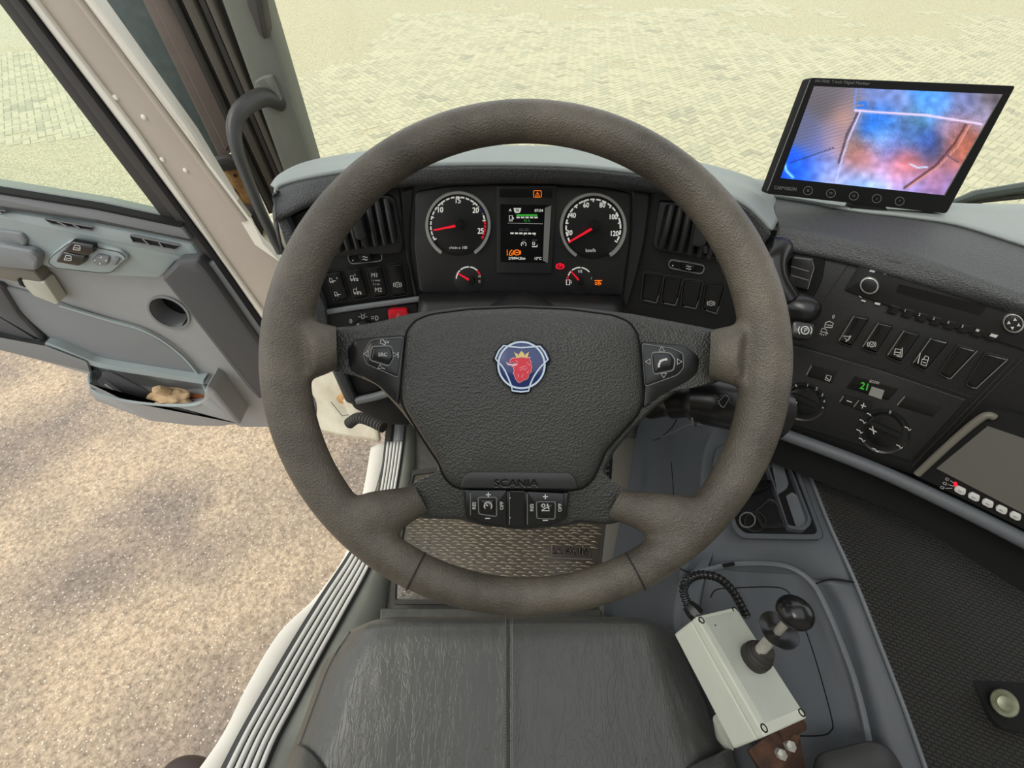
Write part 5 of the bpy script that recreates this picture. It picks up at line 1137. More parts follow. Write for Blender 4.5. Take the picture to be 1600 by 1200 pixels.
pod('glossy black pod with telephone button on the right spoke', [(1002, 533), (1070, 539), (1094, 558), (1092, 580), (1078, 594), (1030, 620), (1005, 640), (1008, 604)], [(1003, 537), (1050, 544), (1067, 552), (1068, 575), (1058, 586), (1008, 604)], [(1020, 552), (1046, 553), (1053, 562), (1051, 577), (1023, 583)], icr)
BQ = Pl(P(815, 790, .3705), -FW)
bp_ = lab(MB().prism(BQ, rr([(724, 765), (890, 770), (886, 812), (860, 822), (812, 827), (756, 822), (727, 811)], 5), -.012, .0, 2).build('lower_switch_pod', 'gloss_black', whl), 'black lower switch pod with RES and OFF keys')
for pts in ([(734, 766), (792, 766), (791, 821), (756, 817), (734, 808)], [(795, 767), (820, 767), (820, 823), (795, 823)], [(823, 768), (882, 771), (880, 811), (860, 818), (823, 823)]):
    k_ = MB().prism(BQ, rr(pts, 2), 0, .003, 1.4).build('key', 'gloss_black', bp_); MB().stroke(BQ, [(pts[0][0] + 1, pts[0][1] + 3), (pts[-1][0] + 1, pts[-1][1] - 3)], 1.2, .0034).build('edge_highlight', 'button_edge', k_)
for pts in ([(748, 778), (775, 778), (775, 806), (749, 802)], [(839, 785), (867, 785), (866, 810), (840, 809)]):
    MB().stroke(BQ, offset2d(rr(pts, 2), -1), 1.6, .0036, True).build('button_ring', 'button_edge', bp_); MB().prism(BQ, rr(offset2d(pts, 3), 2), .002, .006, 2).build('pod_button', 'button_black', bp_)
q = MB(); h = .0066
for x, y in ((763, 773), (852, 776)): q.stroke(BQ, [(x - 4, y), (x + 4, y)], 1.8, h).stroke(BQ, [(x, y - 4), (x, y + 4)], 1.8, h)
for x, y in ((762, 810), (852, 813)): q.stroke(BQ, [(x - 4, y), (x + 4, y)], 1.8, h)
for x, y in ((741, 790), (831, 793)): q.text(BQ, 'RES', x, y, 7.5, -90, h, bold=True)
for x, y in ((784, 790), (875, 793)): q.text(BQ, 'OFF', x, y, 7.5, -90, h, bold=True)
q.stroke(BQ, ell(762.5, 790.5, 6, n=16, a0=-45, a1=225), 1.4, h).stroke(BQ, [(762.5, 791), (758, 786)], 1.4, h)
for a in (0, 45, 90, 135, 180): q.stroke(BQ, [(762.5 + 3 * math.cos(math.radians(a)), 790.5 - 3 * math.sin(math.radians(a))), (762.5 + 5 * math.cos(math.radians(a)), 790.5 - 5 * math.sin(math.radians(a)))], .8, h)
q.stroke(BQ, [(846, 798), (858, 798), (858, 791), (847, 797)], 1.4, h).stroke(BQ, ell(849, 790, 2.6, n=10), 1.3, h, True).stroke(BQ, [(855, 787), (857, 795)], 1.8, h)
for x, y in ((797, 778), (797, 809)): q.poly(BQ, ell(x, y, .9, n=8), .0034)
q.build('lettering', 'print_white', bp_)
# =====================================================================
# MONITOR ON THE DASHBOARD
# =====================================================================
mn = thing('dash_monitor', 'large black reversing camera monitor showing a blue and orange picture', 'monitor')
MP = Pl3((1268, 121, .49), (1588, 134, .471), (1200, 303, .56))
lab(MB().prism(MP, rr([(1268, 121), (1588, 134), (1480, 334), (1198, 303)], 5), -.022, 0, 2).build('monitor_body', 'void_black', mn), 'black monitor housing')
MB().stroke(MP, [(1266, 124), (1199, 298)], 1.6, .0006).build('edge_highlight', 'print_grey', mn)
def MZ(X, Y): return (1190 + X / 3.902, 100 + Y / 3.902)
blobs = [(400,250,90,85,95),(250,400,90,95,125),(430,180,100,95,100),(520,330,200,145,120),(540,250,120,110,125),(450,420,120,115,140),(350,500,90,100,160),(200,620,10,85,240),(300,640,50,105,235),(400,600,110,130,210),(460,500,205,160,160),(420,680,170,180,230),
 (700,200,110,130,190),(1000,200,70,145,240),(1050,250,95,155,235),(1250,250,110,120,170),(1400,200,100,92,100),(850,260,120,140,200),(1330,330,150,140,170),(650,370,20,100,215),(750,330,40,115,215),(940,340,80,140,170),(900,400,50,65,110),(730,460,120,180,245),(900,450,90,145,225),(1000,480,40,85,185),(1080,530,45,55,90),(1150,400,150,130,160),
 (560,500,110,90,85),(580,600,175,105,90),(640,580,215,130,115),(700,540,130,120,175),(800,520,105,108,185),(900,600,235,105,80),(850,620,200,110,115),(960,560,100,90,120),(700,650,225,165,220),(560,680,140,150,220),(850,670,220,170,225),(700,730,150,195,252),(900,740,150,150,220),(600,720,130,190,250),
 (1250,430,150,90,78),(1200,500,180,100,78),(1150,600,195,120,118),(1050,680,180,120,145),(1150,720,130,110,170),(1000,760,150,120,180),(1250,520,160,90,72)]
lines = [([(570,282),(680,292),(1000,312),(1340,366)],7,(222,200,235)),([(600,292),(545,420),(495,560),(455,715)],4,(190,190,235)),([(1245,370),(1180,480),(1060,620),(870,755)],7,(85,45,45)),([(1270,370),(1200,500),(1075,630),(890,755)],4,(210,140,120)),([(578,150),(562,275)],4,(90,140,225)),([(585,300),(520,430),(470,600)],6,(60,50,70)),([(170,605),(300,560),(440,510)],3,(30,30,60)),([(1120,550),(1200,600)],5,(90,70,90)),([(905,610),(950,632),(1010,628)],5,(190,210,240)),([(140,600),(150,650),(190,690)],8,(120,200,255)),([(590,238),(634,236),(634,264),(586,268)],9,(30,110,215))]
def segd(px, py, a, b):
    vx, vy = b[0] - a[0], b[1] - a[1]; t = max(0, min(1, ((px - a[0]) * vx + (py - a[1]) * vy) / (vx * vx + vy * vy))); return math.hypot(px - a[0] - t * vx, py - a[1] - t * vy)
def shot(X, Y):
    ws = 0; c = [0, 0, 0]
    for x, y, r, g_, b in blobs:
        w = math.exp(-((X - x) ** 2 + (Y - y) ** 2) / 7000.0) + 1e-9 / (1 + math.hypot(X - x, Y - y)); ws += w; c[0] += w * r; c[1] += w * g_; c[2] += w * b
    c = [v_ / ws for v_ in c]
    if X < 620 - (Y - 150) * .25 and Y < 560:     # streaked grain on the left wall of the picture
        k = 1 + .10 * math.sin((Y * 1.0 + X * .28) * .32 + 2 * noise.noise(Vector((X * .01, Y * .02, 0)))); c = [v_ * k for v_ in c]
    else:
        k = 1 + .22 * noise.noise(Vector((X * .02, Y * .025, 3))) + (.16 * noise.noise(Vector((X * .08, Y * .08, 7))) if 260 < Y < 560 else .05 * noise.noise(Vector((X * .05, Y * .05, 7)))); c = [v_ * k for v_ in c]
    for pts, w, col in lines:
        d = min(segd(X, Y, pts[i], pts[i + 1]) for i in range(len(pts) - 1)); t = max(0, min(1, 1.4 - d / w)); c = [a * (1 - t) + b * t for a, b in zip(c, col)]
    return c
nu, nv = 130, 80; q = MB(); cols = []; rows = []
c00, c10, c11, c01 = (320, 135), (1465, 185), (1110, 800), (115, 695)
for j in range(nv + 1):
    row = []
    for i in range(nu + 1):
        u, v_ = i / nu, j / nv
        X = (c00[0] * (1 - u) + c10[0] * u) * (1 - v_) + (c01[0] * (1 - u) + c11[0] * u) * v_; Y = (c00[1] * (1 - u) + c10[1] * u) * (1 - v_) + (c01[1] * (1 - u) + c11[1] * u) * v_
        x, y = MZ(X, Y); row.append(MP.hit(x, y, .0008)); cols.append(shot(X, Y))
    rows.append(row)
m = bpy.data.materials.new('camera_picture'); m.use_nodes = True; M['camera_picture'] = m
at = m.node_tree.nodes.new('ShaderNodeAttribute'); at.attribute_name = 'picture'; b_ = m.node_tree.nodes['Principled BSDF']
m.node_tree.links.new(at.outputs['Color'], b_.inputs['Emission Color']); b_.inputs['Emission Strength'].default_value = .95; b_.inputs['Base Color'].default_value = (.01, .01, .01, 1); b_.inputs['Roughness'].default_value = .35
o = q.grid(rows).build('screen', 'camera_picture', mn, recalc=False)
ca_ = o.data.color_attributes.new('picture', 'FLOAT_COLOR', 'POINT')
for i, c in enumerate(cols): ca_.data[i].color = srgb(*[max(0, min(255, v_)) for v_ in c])
lab(o, 'lit camera picture in blue, violet and orange')
MB().stroke(MP, [MZ(1468, 185), MZ(1112, 803)], 1.6, .0012).build('screen_edge', 'print_grey', mn)
q = MB().text(MP, 'A4-7000  7-inch Digital Monitor', 1316, 128.5, 6.6, 3, .0008, 1.0, 2, bold=True); q.build('top_lettering', 'print_grey', mn)
q = MB().text(MP, 'CAR*VISION', 1227, 294.5, 7.5, 5, .0008, .85, bold=True)
for k, t in enumerate(('SI', 'M', 'O', 'v', '^')):
    x, y = 1262.5 + k * 35.8, 298 + k * 4.1; q.stroke(MP, ell(x, y, 7.2, 6.4, 20, rot=-20), .9, .0008, True).text(MP, t, x, y, 6, 6, .0008)
q.build('key_print', 'print_grey', mn)
br_ = MB().prism(MP, [(1335, 314), (1382, 319), (1388, 330), (1330, 326)], -.02, -.004, 1).build('bracket', 'gloss_black', mn)
MB().tube([MP.hit(1355, 316, -.015), Pz(1362, 334, 2.262)], .012, 12).build('stand_arm', 'void_black', mn)

# =====================================================================
# CENTRE CONSOLE, ENGINE TUNNEL MAT
# =====================================================================
co = thing('centre_console', 'blue-grey moulded centre console between the seat and the woven mat', 'console')
def R_(*p): return [Pz(*a) for a in p]
sidep = lab(patch('side_panel', [
    R_((960, 600, 1.62), (1010, 610, 1.72), (1060, 625, 1.82), (1110, 640, 1.90), (1160, 648, 1.93)),
    R_((994, 650, 1.44), (1030, 665, 1.60), (1068, 672, 1.76), (1108, 680, 1.875), (1140, 690, 1.91)),
    R_((984, 720, 1.40), (1020, 725, 1.56), (1058, 725, 1.74), (1098, 730, 1.865), (1130, 735, 1.90)),
    R_((968, 800, 1.40), (1006, 800, 1.56), (1050, 800, 1.74), (1095, 805, 1.86), (1130, 815, 1.89)),
    R_((952, 880, 1.40), (990, 880, 1.56), (1030, 885, 1.72), (1066, 895, 1.83), (1100, 900, 1.87)),
    R_((940, 960, 1.40), (972, 960, 1.56), (1010, 965, 1.72), (1050, 980, 1.81), (1092, 985, 1.86)),
    R_((960, 1060, 1.40), (1000, 1070, 1.56), (1040, 1080, 1.72), (1085, 1090, 1.80), (1140, 1090, 1.84)),
    R_((1000, 1240, 1.40), (1060, 1240, 1.56), (1100, 1240, 1.72), (1160, 1240, 1.80), (1220, 1240, 1.83))], 'console_blue', co, thick=.006), 'blue-grey side panel next to the pedals')
top = [R_((1140, 640, 1.935), (1190, 655, 1.945), (1240, 685, 1.95)), R_((1108, 690, 1.905), (1180, 690, 1.93), (1248, 702, 1.94)), R_((1098, 740, 1.895), (1180, 745, 1.92), (1268, 750, 1.93)),
       R_((1095, 810, 1.885), (1190, 810, 1.91), (1295, 818, 1.92)), R_((1082, 858, 1.875), (1190, 856, 1.895), (1315, 862, 1.915)), R_((1090, 890, 1.865), (1200, 880, 1.885), (1338, 912, 1.905)),
       R_((1084, 930, 1.85), (1200, 920, 1.862), (1300, 930, 1.885), ), ]
top = [R_((1140, 640, 1.935), (1190, 655, 1.945), (1215, 670, 1.948), (1240, 685, 1.95)), R_((1105, 690, 1.905), (1160, 690, 1.925), (1210, 696, 1.935), (1248, 702, 1.94)), R_((1095, 740, 1.895), (1160, 745, 1.915), (1215, 748, 1.925), (1268, 750, 1.93)),
       R_((1092, 810, 1.885), (1160, 810, 1.905), (1230, 814, 1.915), (1295, 818, 1.92)), R_((1078, 858, 1.872), (1160, 856, 1.89), (1240, 858, 1.905), (1315, 862, 1.915)), R_((1060, 905, 1.835), (1150, 892, 1.868), (1240, 892, 1.88), (1338, 917, 1.90)), R_((1060, 920, 1.80), (1150, 915, 1.83), (1240, 925, 1.85), (1338, 945, 1.87))]
lab(patch('upper_cover', top, 'console_blue', co, thick=.006), 'upper console cover around the storage tray')
shoulder = [R_((1062, 905, 1.835), (1100, 893, 1.862), (1150, 880, 1.874)), ]
# deck with raised outer ridge
deck = lab(patch('deck', [R_((1062, 900, 1.835), (1109, 886, 1.862), (1150, 880, 1.872), (1210, 880, 1.876), (1268, 905, 1.882), (1300, 908, 1.9), (1338, 911, 1.905)),
                   R_((1052, 960, 1.83), (1100, 950, 1.845), (1170, 945, 1.85), (1240, 950, 1.856), (1292, 960, 1.862), (1325, 962, 1.885), (1360, 966, 1.897)),
                   R_((1060, 1040, 1.82), (1120, 1040, 1.83), (1190, 1040, 1.835), (1270, 1040, 1.842), (1318, 1045, 1.85), (1352, 1045, 1.875), (1390, 1050, 1.888)),
                   R_((1090, 1120, 1.80), (1150, 1120, 1.815), (1220, 1120, 1.822), (1290, 1125, 1.83), (1342, 1130, 1.84), (1378, 1130, 1.866), (1421, 1130, 1.88)),
                   R_((1130, 1240, 1.78), (1190, 1240, 1.80), (1250, 1240, 1.805), (1330, 1240, 1.81), (1380, 1240, 1.83), (1412, 1240, 1.855), (1462, 1240, 1.87))], 'console_blue', co, thick=.006), 'flat console deck under the joystick box')
CT = Pl(Pz(1190, 860, 1.897), (-.06, .06, 1))
def on_z(pts, z): return [Pz(x, y, z) for x, y in pts]
ridge = [(1068, 908, 1.845), (1085, 896, 1.862), (1109, 889, 1.871), (1150, 881, 1.880), (1205, 881, 1.884), (1240, 889, 1.888), (1270, 912, 1.894), (1290, 948, 1.888), (1312, 1000, 1.88), (1337, 1070, 1.868), (1356, 1152, 1.856), (1362, 1230, 1.85)]
lab(MB().tube(spline([Pz(x, y, z) for x, y, z in ridge], 5), .0045, 8).build('deck_bead', 'console_light', co), 'raised bead round the deck')
rd2 = [(1275, 912, 1.898), (1300, 905, 1.906), (1336, 910, 1.911)]
q = MB(); q.tube(spline([Pz(x, y, z) for x, y, z in rd2], 4), .0012, 6); q.tube(spline([Pz(x, y, z) for x, y, z in [(1032, 868, 1.80), (1050, 880, 1.83), (1072, 893, 1.855), (1100, 900, 1.866)]], 4), .0012, 6)
q.tube(spline([Pz(x, y, z) for x, y, z in [(1049, 722, 1.72)] * 2], 1), .0001, 3); sp_ = surf_of(sidep); q.tube([sp_(p.x, p.y, .0002) for p in spline([Vector(a + (0,)) for a in ((1049, 722), (1052, 760), (1054, 800))], 4)], .0011, 6); q.tube([sp_(p.x, p.y, .0003) for p in spline([Vector(a + (0,)) for a in ((1064, 640), (1052, 665), (1032, 684), (1020, 688))], 4)], .0014, 6)
lab(q.build('panel_joint', 'void_black', co), 'dark joint line')
MB().tube([sp_(p.x, p.y, .0005) for p in spline([Vector(a + (0,)) for a in ((1034, 683), (1055, 675), (1078, 664), (1108, 664))], 4)], .0022, 6).build('joint_edge', 'console_light', co)
q = MB(); lid = [(1110, 934), (1118, 922), (1140, 919), (1200, 917), (1226, 921), (1238, 936), (1259, 985), (1280, 1050), (1300, 1125), (1298, 1142), (1284, 1149), (1250, 1150)]
sd_ = surf_of(deck); q.tube([sd_(p.x, p.y, .0002) for p in spline([Vector(a + (0,)) for a in lid], 4)], .0009, 6); q.build('lid_joint', 'void_black', co)
MB().tube([Pz(1130, 884, 1.885), Pz(1147, 881, 1.888)], .003, 8).build('lid_catch', 'void_black', co)
lab(MB().tube(spline([Pz(x, y, z) for x, y, z in [(1243, 690, 1.949), (1268, 750, 1.934), (1295, 818, 1.925), (1336, 908, 1.911), (1376, 1010, 1.898), (1412, 1104, 1.887), (1446, 1200, 1.878), (1462, 1250, 1.875)]], 5), .0028, 8).build('edge_bead', 'console_light', co), 'light edge bead next to the woven mat')
# storage tray
tr = thing('storage_tray', 'open storage tray with two bins and power sockets set in the console', 'tray')
TP = Pl(Pz(1200, 760, 1.928), (-.1, .12, 1))
outer_ = rr([(1118, 700), (1150, 688), (1222, 690), (1240, 712), (1287, 838), (1280, 843), (1160, 841), (1146, 828), (1136, 790), (1113, 728)], 8)
inner_ = [(1160 + (x - 1198) * .90 + 38, 765 + (y - 765) * .90) for x, y in outer_]
lab(MB().frame(TP, outer_, inner_, 0, .006).build('tray_rim', 'console_blue', tr), 'tray rim')
MB().stroke(TP, outer_, 1.6, .0055, True).build('rim_joint', 'void_black', tr)
MB().prism(TP, inner_, -.01, .001).build('tray_floor', 'void_black', tr)
# bins at the right
bn = [(1195, 720), (1206, 704), (1218, 697), (1226, 706), (1268, 812), (1266, 820), (1257, 829), (1232, 825)]
lab(MB().frame(TP, rr(bn, 4), [(1229 + (x - 1229) * .86, 765 + (y - 765) * .92) for x, y in rr(bn, 4)], 0, .012).build('bin_wall', 'console_blue', tr), 'long bin wall')
b1_ = rr([(1205, 722), (1212, 710), (1219, 712), (1232, 755), (1229, 763), (1215, 772)], 3)
b2_ = rr([(1228, 776), (1238, 770), (1246, 775), (1265, 815), (1262, 822), (1254, 827), (1244, 824)], 3)
lab(MB().dome(TP, b1_, [(1.05, .002), (1, .004), (.95, .0035)]).build('bin_floor', 'console_light', tr), 'upper bin'); lab(MB().dome(TP, b2_, [(1.05, .002), (1, .004), (.95, .0035)]).build('bin_floor', 'console_light', tr), 'lower bin')
lab(MB().dome(TP, rr([(1178, 800), (1203, 778), (1214, 784), (1228, 824), (1190, 826)], 5), [(1, .0), (1, .008), (.9, .0075), (.6, -.002)]).build('cup_support', 'cluster_plastic', tr), 'cup support')
for x, y, r in ((1168, 812, 13), (1180, 815, 17)):
    MB().frame(TP, ell(x, y, r, r * .95, 24), ell(x, y, r - 1.6, (r - 1.6) * .95, 24), .006 - r * .0002, .009 - r * .0002).build('socket_ring', 'button_edge' if r == 13 else 'cluster_plastic', tr)
so_ = thing('power_plug', 'black plug with small white light in the storage tray', 'plug')
MB().tube([TP.hit(1168, 768, .012), TP.hit(1190, 758, .014), TP.hit(1203, 755, .012)], [.009, .010, .006], 12).build('plug_body', 'button_black', so_)
MB().tube([TP.hit(1178, 756, .018), TP.hit(1181, 751, .02)], .004, 8).build('plug_light', 'paper', so_)
# engine tunnel mat
em_ = patch('tunnel_mat', [R_((1238, 684, 1.945), (1320, 700, 1.945), (1450, 760, 1.945), (1760, 880, 1.95), (2300, 900, 1.95)), R_((1268, 750, 1.928), (1350, 770, 1.93), (1480, 820, 1.93), (1760, 920, 1.93), (2300, 930, 1.93)), R_((1336, 908, 1.905), (1430, 920, 1.91), (1550, 930, 1.91), (1760, 960, 1.91), (2300, 965, 1.91)),
    R_((1376, 1010, 1.892), (1460, 1020, 1.895), (1560, 1025, 1.895), (1760, 1040, 1.895), (2300, 1040, 1.895)), R_((1412, 1104, 1.882), (1490, 1110, 1.882), (1580, 1115, 1.882), (1760, 1120, 1.882), (2300, 1120, 1.882)), R_((1464, 1260, 1.866), (1520, 1260, 1.866), (1600, 1260, 1.866), (1780, 1260, 1.866), (2350, 1300, 1.866))], 'woven_mat', None, thick=.01)
tag(em_, 'black woven-texture mat covering the engine tunnel right of the console', 'mat')
lk_ = thing('floor_latch', 'round worn metal disc in a black recess at the bottom right', 'latch')
LK = Pl(Pz(1570, 1098, 1.886), (0, 0, 1))
MB().prism(LK, rr([(1516, 1058), (1560, 1054), (1680, 1046), (1680, 1150), (1600, 1146), (1566, 1138), (1552, 1124)], 3), -.003, .003, 1).build('recess_plate', 'void_black', lk_)
LKD = Pl(Pz(1570, 1098, 1.9), (-.35, -.25, 1))
dd = lab(MB().dome(LKD, ell(1570, 1099, 27, 19, 32, rot=42), [(1, -.01), (1.0, .004), (.93, .006), (.7, .004), (.6, .006), (.5, .010), (.2, .011)]).build('metal_disc', 'disc_metal', lk_), 'worn round metal disc')
mh = MB().prism(LK, rr([(1590, 950), (1640, 948), (1640, 1004), (1604, 990), (1580, 964)], 6), .006, .012, 1).build('mat_cutout', 'void_black', None); tag(mh, 'dark cut-out at the right edge of the woven mat', 'hole')
# armrest bottom right
ar = patch('armrest', [R_((1268, 1215, 1.885), (1278, 1180, 1.895), (1320, 1166, 1.90), (1360, 1158, 1.90), (1392, 1172, 1.895), (1416, 1210, 1.885)), R_((1262, 1250, 1.89), (1290, 1215, 1.905), (1330, 1200, 1.91), (1366, 1195, 1.91), (1396, 1210, 1.905), (1424, 1245, 1.89)), R_((1262, 1320, 1.89), (1290, 1300, 1.905), (1330, 1290, 1.91), (1366, 1290, 1.91), (1396, 1300, 1.905), (1430, 1320, 1.89))], 'armrest', None, thick=.02)
tag(ar, 'dark rounded armrest tip at the bottom edge right of the joystick box', 'armrest')

# =====================================================================
# JOYSTICK BOX
# =====================================================================
def C3(x, u, f): return CAM + RX * x + UP * u + FW * f
jb_ = thing('joystick_box', 'pale grey plastic control box with a black ball joystick beside the seat', 'joystick')
TL, TR, BL = C3(.2385, -.3006, .53), C3(.306, -.3045, .56), C3(.284, -.379, .45)
ax = TR - TL; ay = BL - TL; nz = ax.cross(ay).normalized()
if nz.dot(CAM - TL) < 0: nz = -nz
ay = (ay - ax * ay.dot(ax) / ax.length_squared)
W_, H__ = ax.length, ay.length; ax.normalize(); ay.normalize()
H__ *= 1.03
def J(u, v, h=0): return TL + ax * (u * W_) + ay * (v * H__) + nz * h
def jprism(name, uv, h0, h1, m, bev=0, par=None, bevel=0):
    n = len(uv); vs = [J(u, v, h0) for u, v in uv] + [J(u, v, h1) for u, v in uv]
    fs = [tuple(range(n)), tuple(range(n, 2 * n))] + [(i, (i + 1) % n, n + (i + 1) % n, n + i) for i in range(n)]
    return MB().add(vs, fs).build(name, m, par or jb_, bevel=bevel)
lab(jprism('box_body', [(0, 0), (1, 0), (1, 1), (0, 1)], -.056, -.013, 'box_plastic', bevel=.003), 'off-white box body')
lab(jprism('box_cover', [(.0, .0), (1, 0), (1, 1), (0, 1)], -.0125, 0, 'box_plastic', bevel=.002), 'off-white cover rim')
lab(jprism('cover_plate', [(.12, .035), (.97, .035), (.97, .925), (.12, .925)], -.004, .0008, 'box_lid', bevel=.0006), 'grey-green cover plate')
for u, v in ((.06, .045), (.93, .03), (.07, .95), (.95, .955)):
    s_ = MB().lathe(J(u, v, -.004), nz, [(.0042, 0), (.0042, .0046), (.003, .0048), (.003, .003), (.0001, .003)], 14).build('screw_hole', 'void_black', jb_)
MB().lathe(J(.28, .12, 0), nz, [(.001, 0), (.001, .0012)], 8).build('pin_hole', 'void_black', jb_)
o_ = J(.52, .42, 0)
# boot base at pixel (1178,1028)
rj = ray(1176, 1030); o_ = CAM + rj * ((TL - CAM).dot(nz) / rj.dot(nz))
pk = P(1242, 957, .435); axj = (pk - o_).normalized()
lab(MB().lathe(o_ + nz * .0005, (nz * .7 + axj * .3), [(.016, 0), (.0168, .004), (.0165, .012), (.0145, .0135), (.0158, .0155), (.0145, .0175), (.012, .019), (.0134, .021), (.0122, .0235), (.0098, .025), (.011, .027), (.0095, .030), (.007, .031)], 28).build('rubber_boot', 'boot_rubber', jb_), 'black bellows boot')
Lj = (pk - o_).length
lab(MB().lathe(o_, axj, [(.0062, .02), (.0062, Lj * .62), (.0045, Lj * .62), (.0045, Lj)], 20).build('lever_shaft', 'steel', jb_), 'steel lever shaft')
lab(MB().lathe(o_ + axj * Lj * .60, axj, [(.006, 0), (.012, .001), (.0195, .0045), (.0205, .0075), (.0195, .0075), (.012, .0035), (.006, .003)], 32).build('pull_ring', 'ball_black', jb_), 'black pull collar')
prof = [(max(.0006, .0178 * math.sin(math.pi * k / 14)), -.0178 * .86 * math.cos(math.pi * k / 14)) for k in range(15)]
lab(MB().lathe(pk, axj, prof, 32).build('ball_knob', 'ball_black', jb_), 'glossy black ball knob')
# conduit from the box over the console
cdt = thing('corrugated_cable', 'black corrugated cable looping from the top of the joystick box', 'cable')
start = J(-.02, .02, -.022); 
cp_ = spline([P(1083, 962, .545), P(1075, 945, .555), P(1068, 922, .565), P(1076, 905, .575), P(1096, 898, .585), P(1122, 903, .59), P(1142, 920, .595), P(1156, 942, .60), P(1166, 962, .605)], 14)
MB().tube(cp_, [.0062 if (i // 2) % 2 else .0048 for i in range(len(cp_))], 12).build('cable_tube', 'ball_black', cdt)
g0 = P(1090, 962, .548); g1 = P(1074, 945, .556)
lab(MB().tube([g0, g0 * .5 + g1 * .5, g1], [.0115, .0115, .009], 8).build('cable_gland', 'gloss_black', cdt), 'black ribbed cable gland')
# rusty bracket under the box
bk = thing('metal_bracket', 'rusty metal bracket and bolts holding the joystick box', 'bracket')
MB().hexa([P(1166, 1172, .54), P(1222, 1140, .545), P(1262, 1210, .55), P(1200, 1230, .55), P(1168, 1172, .515), P(1222, 1134, .51), P(1252, 1150, .51), P(1205, 1230, .50)]).build('bracket_plate', 'rust_dark', bk, bevel=.003)
MB().hexa([P(1215, 1140, .52), P(1252, 1118, .53), P(1262, 1140, .54), P(1225, 1160, .54), P(1215, 1140, .50), P(1252, 1118, .51), P(1262, 1134, .515), P(1225, 1160, .505)]).build('clamp', 'rust_dark', bk, bevel=.002)
for x, y in ((1234, 1165), (1220, 1178)): MB().lathe(P(x, y, .505), (-FW * .7 + UP * .4), [(.006, -.004), (.006, .004), (.003, .005)], 6).build('bolt', 'steel', bk)
wh = MB().tube([P(1124, 1125, .545), P(1130, 1150, .55), P(1140, 1168, .55)], [.008, .010, .006], 12).build('cable_stub', 'box_plastic'); tag(wh, 'white plastic cable end between the seat and the joystick box', 'cable')

# =====================================================================
# DRIVER SEAT
# =====================================================================
st = thing('driver_seat', 'black creased leather driver seat with a stitched centre seam', 'seat')
def seatrow(y, xl, xr, ztop, zl, n=16, yoff=0, crown=.010, roll=.06):
    out = []
    for i in range(n + 1):
        t = i / n; x = xl + (xr - xl) * t; e = abs(2 * t - 1)
        z = ztop + crown * (1 - e * e) - zl * max(0, (e - .86) / .14) ** 2
        dip = .0045 * math.exp(-((x - 796) / 9.0) ** 2)
        out.append(Pz(x, y + (8 * max(0, (e - .86) / .14) ** 2 if yoff else 0), z - dip))
    return out
xsL = {}
rows = []
spec = [(966, 560, 1040, 1.83), (964, 548, 1052, 1.87), (972, 538, 1060, 1.898), (990, 530, 1064, 1.905), (1030, 507, 1076, 1.903), (1080, 488, 1098, 1.900), (1130, 470, 1118, 1.898), (1180, 450, 1138, 1.896), (1260, 425, 1160, 1.894), (1380, 400, 1180, 1.89)]
xn = [0, .03, .08, .14, .2, .26, .32, .38, .43, .465, .485, .4915, .5, .5085, .515, .535, .57, .62, .68, .74, .8, .86, .92, .97, 1]
for y, xl, xr, z in spec:
    row = []
    for t in xn:
        xc = 796
        x = xl + (xc - xl) * t * 2 if t < .5 else xc + (xr - xc) * (t - .5) * 2
        e = abs(2 * t - 1); zz = z + .012 * (1 - e * e) - .05 * max(0, (e - .8) / .2) ** 2
        zz -= .0012 * (1 if abs(t - .5) < .001 else 0)
        zz += .0015 if .48 < t < .52 and abs(t - .5) > .005 else 0
        yy_ = y + 22 * max(0, (e - .72) / .28) ** 2 * (1 if y < 1000 else .3)
        row.append(Pz(x, yy_, zz))
    rows.append(row)
front = [p + Vector((0, .01, -.12)) for p in rows[0]]
o = patch('cushion', [front] + rows, 'seat_leather', st, ku=3, kv=5, thick=.02)
lab(o, 'creased black leather cushion')
ss_ = surf_of(o)
for k in (790.5, 801.5):
    q = MB(); ys = [966 + 5.2 * i for i in range(48)]
    for i in range(len(ys) - 1):
        a, b = ss_(k, ys[i] + .8, .0005), ss_(k, ys[i] + 4.0, .0005); q.tube([a, b], .0006, 5)
    q.build('stitching', 'print_grey', st)
lab(MB().tube([ss_(796, y, .0) for y in range(968, 1230, 12)], .0005, 6).build('seam', 'void_black', st), 'dark centre seam')
q = MB()
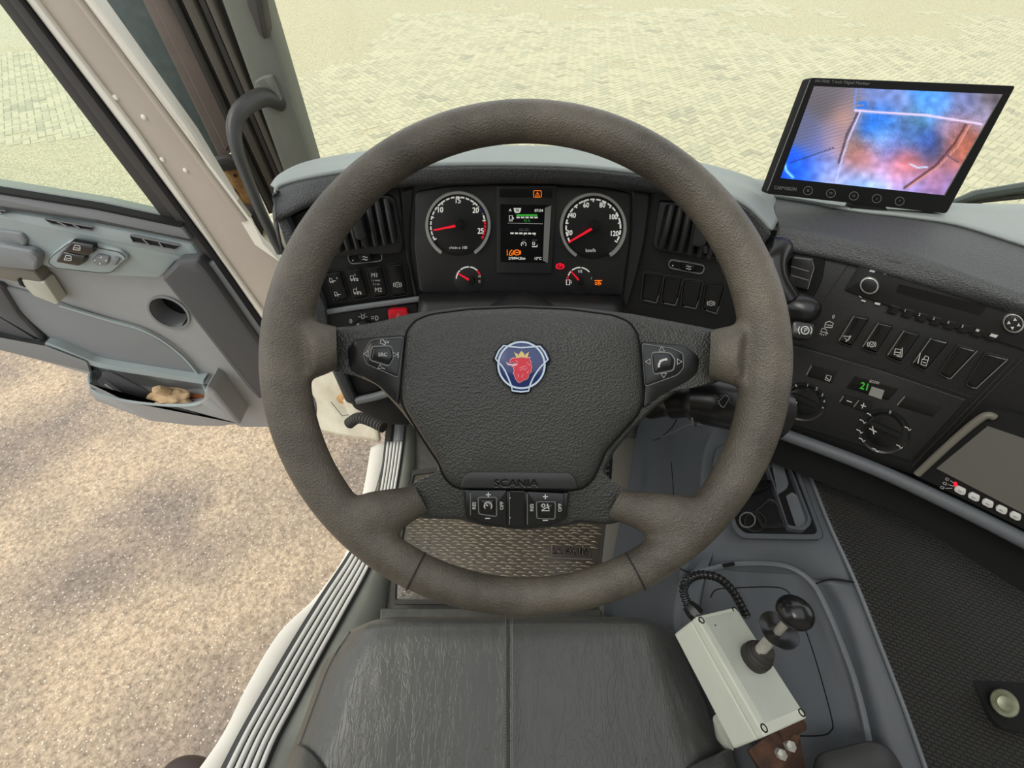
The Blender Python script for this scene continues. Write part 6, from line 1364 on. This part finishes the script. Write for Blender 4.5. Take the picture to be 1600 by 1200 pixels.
for pts in ([(543, 988), (528, 1010), (508, 1046), (489, 1096), (470, 1148), (448, 1210)],): q.tube([ss_(p.x + 4, p.y, .0005) for p in spline([Vector(a + (0,)) for a in pts], 5)], .0016, 6)
lab(q.build('side_piping', 'rubber_light', st), 'worn edge piping')
lab(patch('side_bolster', [R_((464, 1162, 1.868), (480, 1170, 1.885), (500, 1190, 1.90), (520, 1225, 1.905)), R_((445, 1200, 1.87), (462, 1205, 1.90), (480, 1220, 1.92), (498, 1245, 1.92)), R_((430, 1260, 1.87), (440, 1260, 1.91), (460, 1260, 1.93), (480, 1280, 1.93))], 'seat_leather', st, thick=.01), 'left side bolster')
patch('side_bolster', [R_((1065, 1205, 1.90), (1090, 1190, 1.905), (1125, 1176, 1.90), (1145, 1170, 1.87)), R_((1070, 1240, 1.915), (1100, 1220, 1.925), (1130, 1205, 1.915), (1152, 1200, 1.87)), R_((1080, 1290, 1.92), (1110, 1280, 1.93), (1145, 1270, 1.92), (1170, 1260, 1.87))], 'seat_leather', st, thick=.01)

MB().hexa([Vector(v_) for v_ in ((-.13, -.5, 1.41), (.13, -.5, 1.41), (.13, -.02, 1.41), (-.13, -.02, 1.41), (-.14, -.5, 1.83), (.14, -.5, 1.83), (.14, .0, 1.83), (-.14, .0, 1.83))]).build('pedestal', 'void_black', st, bevel=.01)
# ---------------- put every thing's origin at its base ----------------
bpy.context.view_layer.update()
for r in [o for o in COL.objects if o.parent is None and o.type in ('EMPTY', 'MESH') and o.name != 'ground']:
    objs = [r] if r.type == 'MESH' else []; objs += [c for c in r.children_recursive if c.type == 'MESH']
    lo = Vector((1e9,) * 3); hi = -lo
    for c in objs:
        for v_ in c.data.vertices:
            for k in range(3): lo[k] = min(lo[k], v_.co[k]); hi[k] = max(hi[k], v_.co[k])
    if not objs: continue
    base = Vector(((lo.x + hi.x) / 2, (lo.y + hi.y) / 2, lo.z))
    r.location = base
    if r.type == 'MESH': r.data.transform(Matrix.Translation(-base))
    for c in r.children: c.location = c.location - base
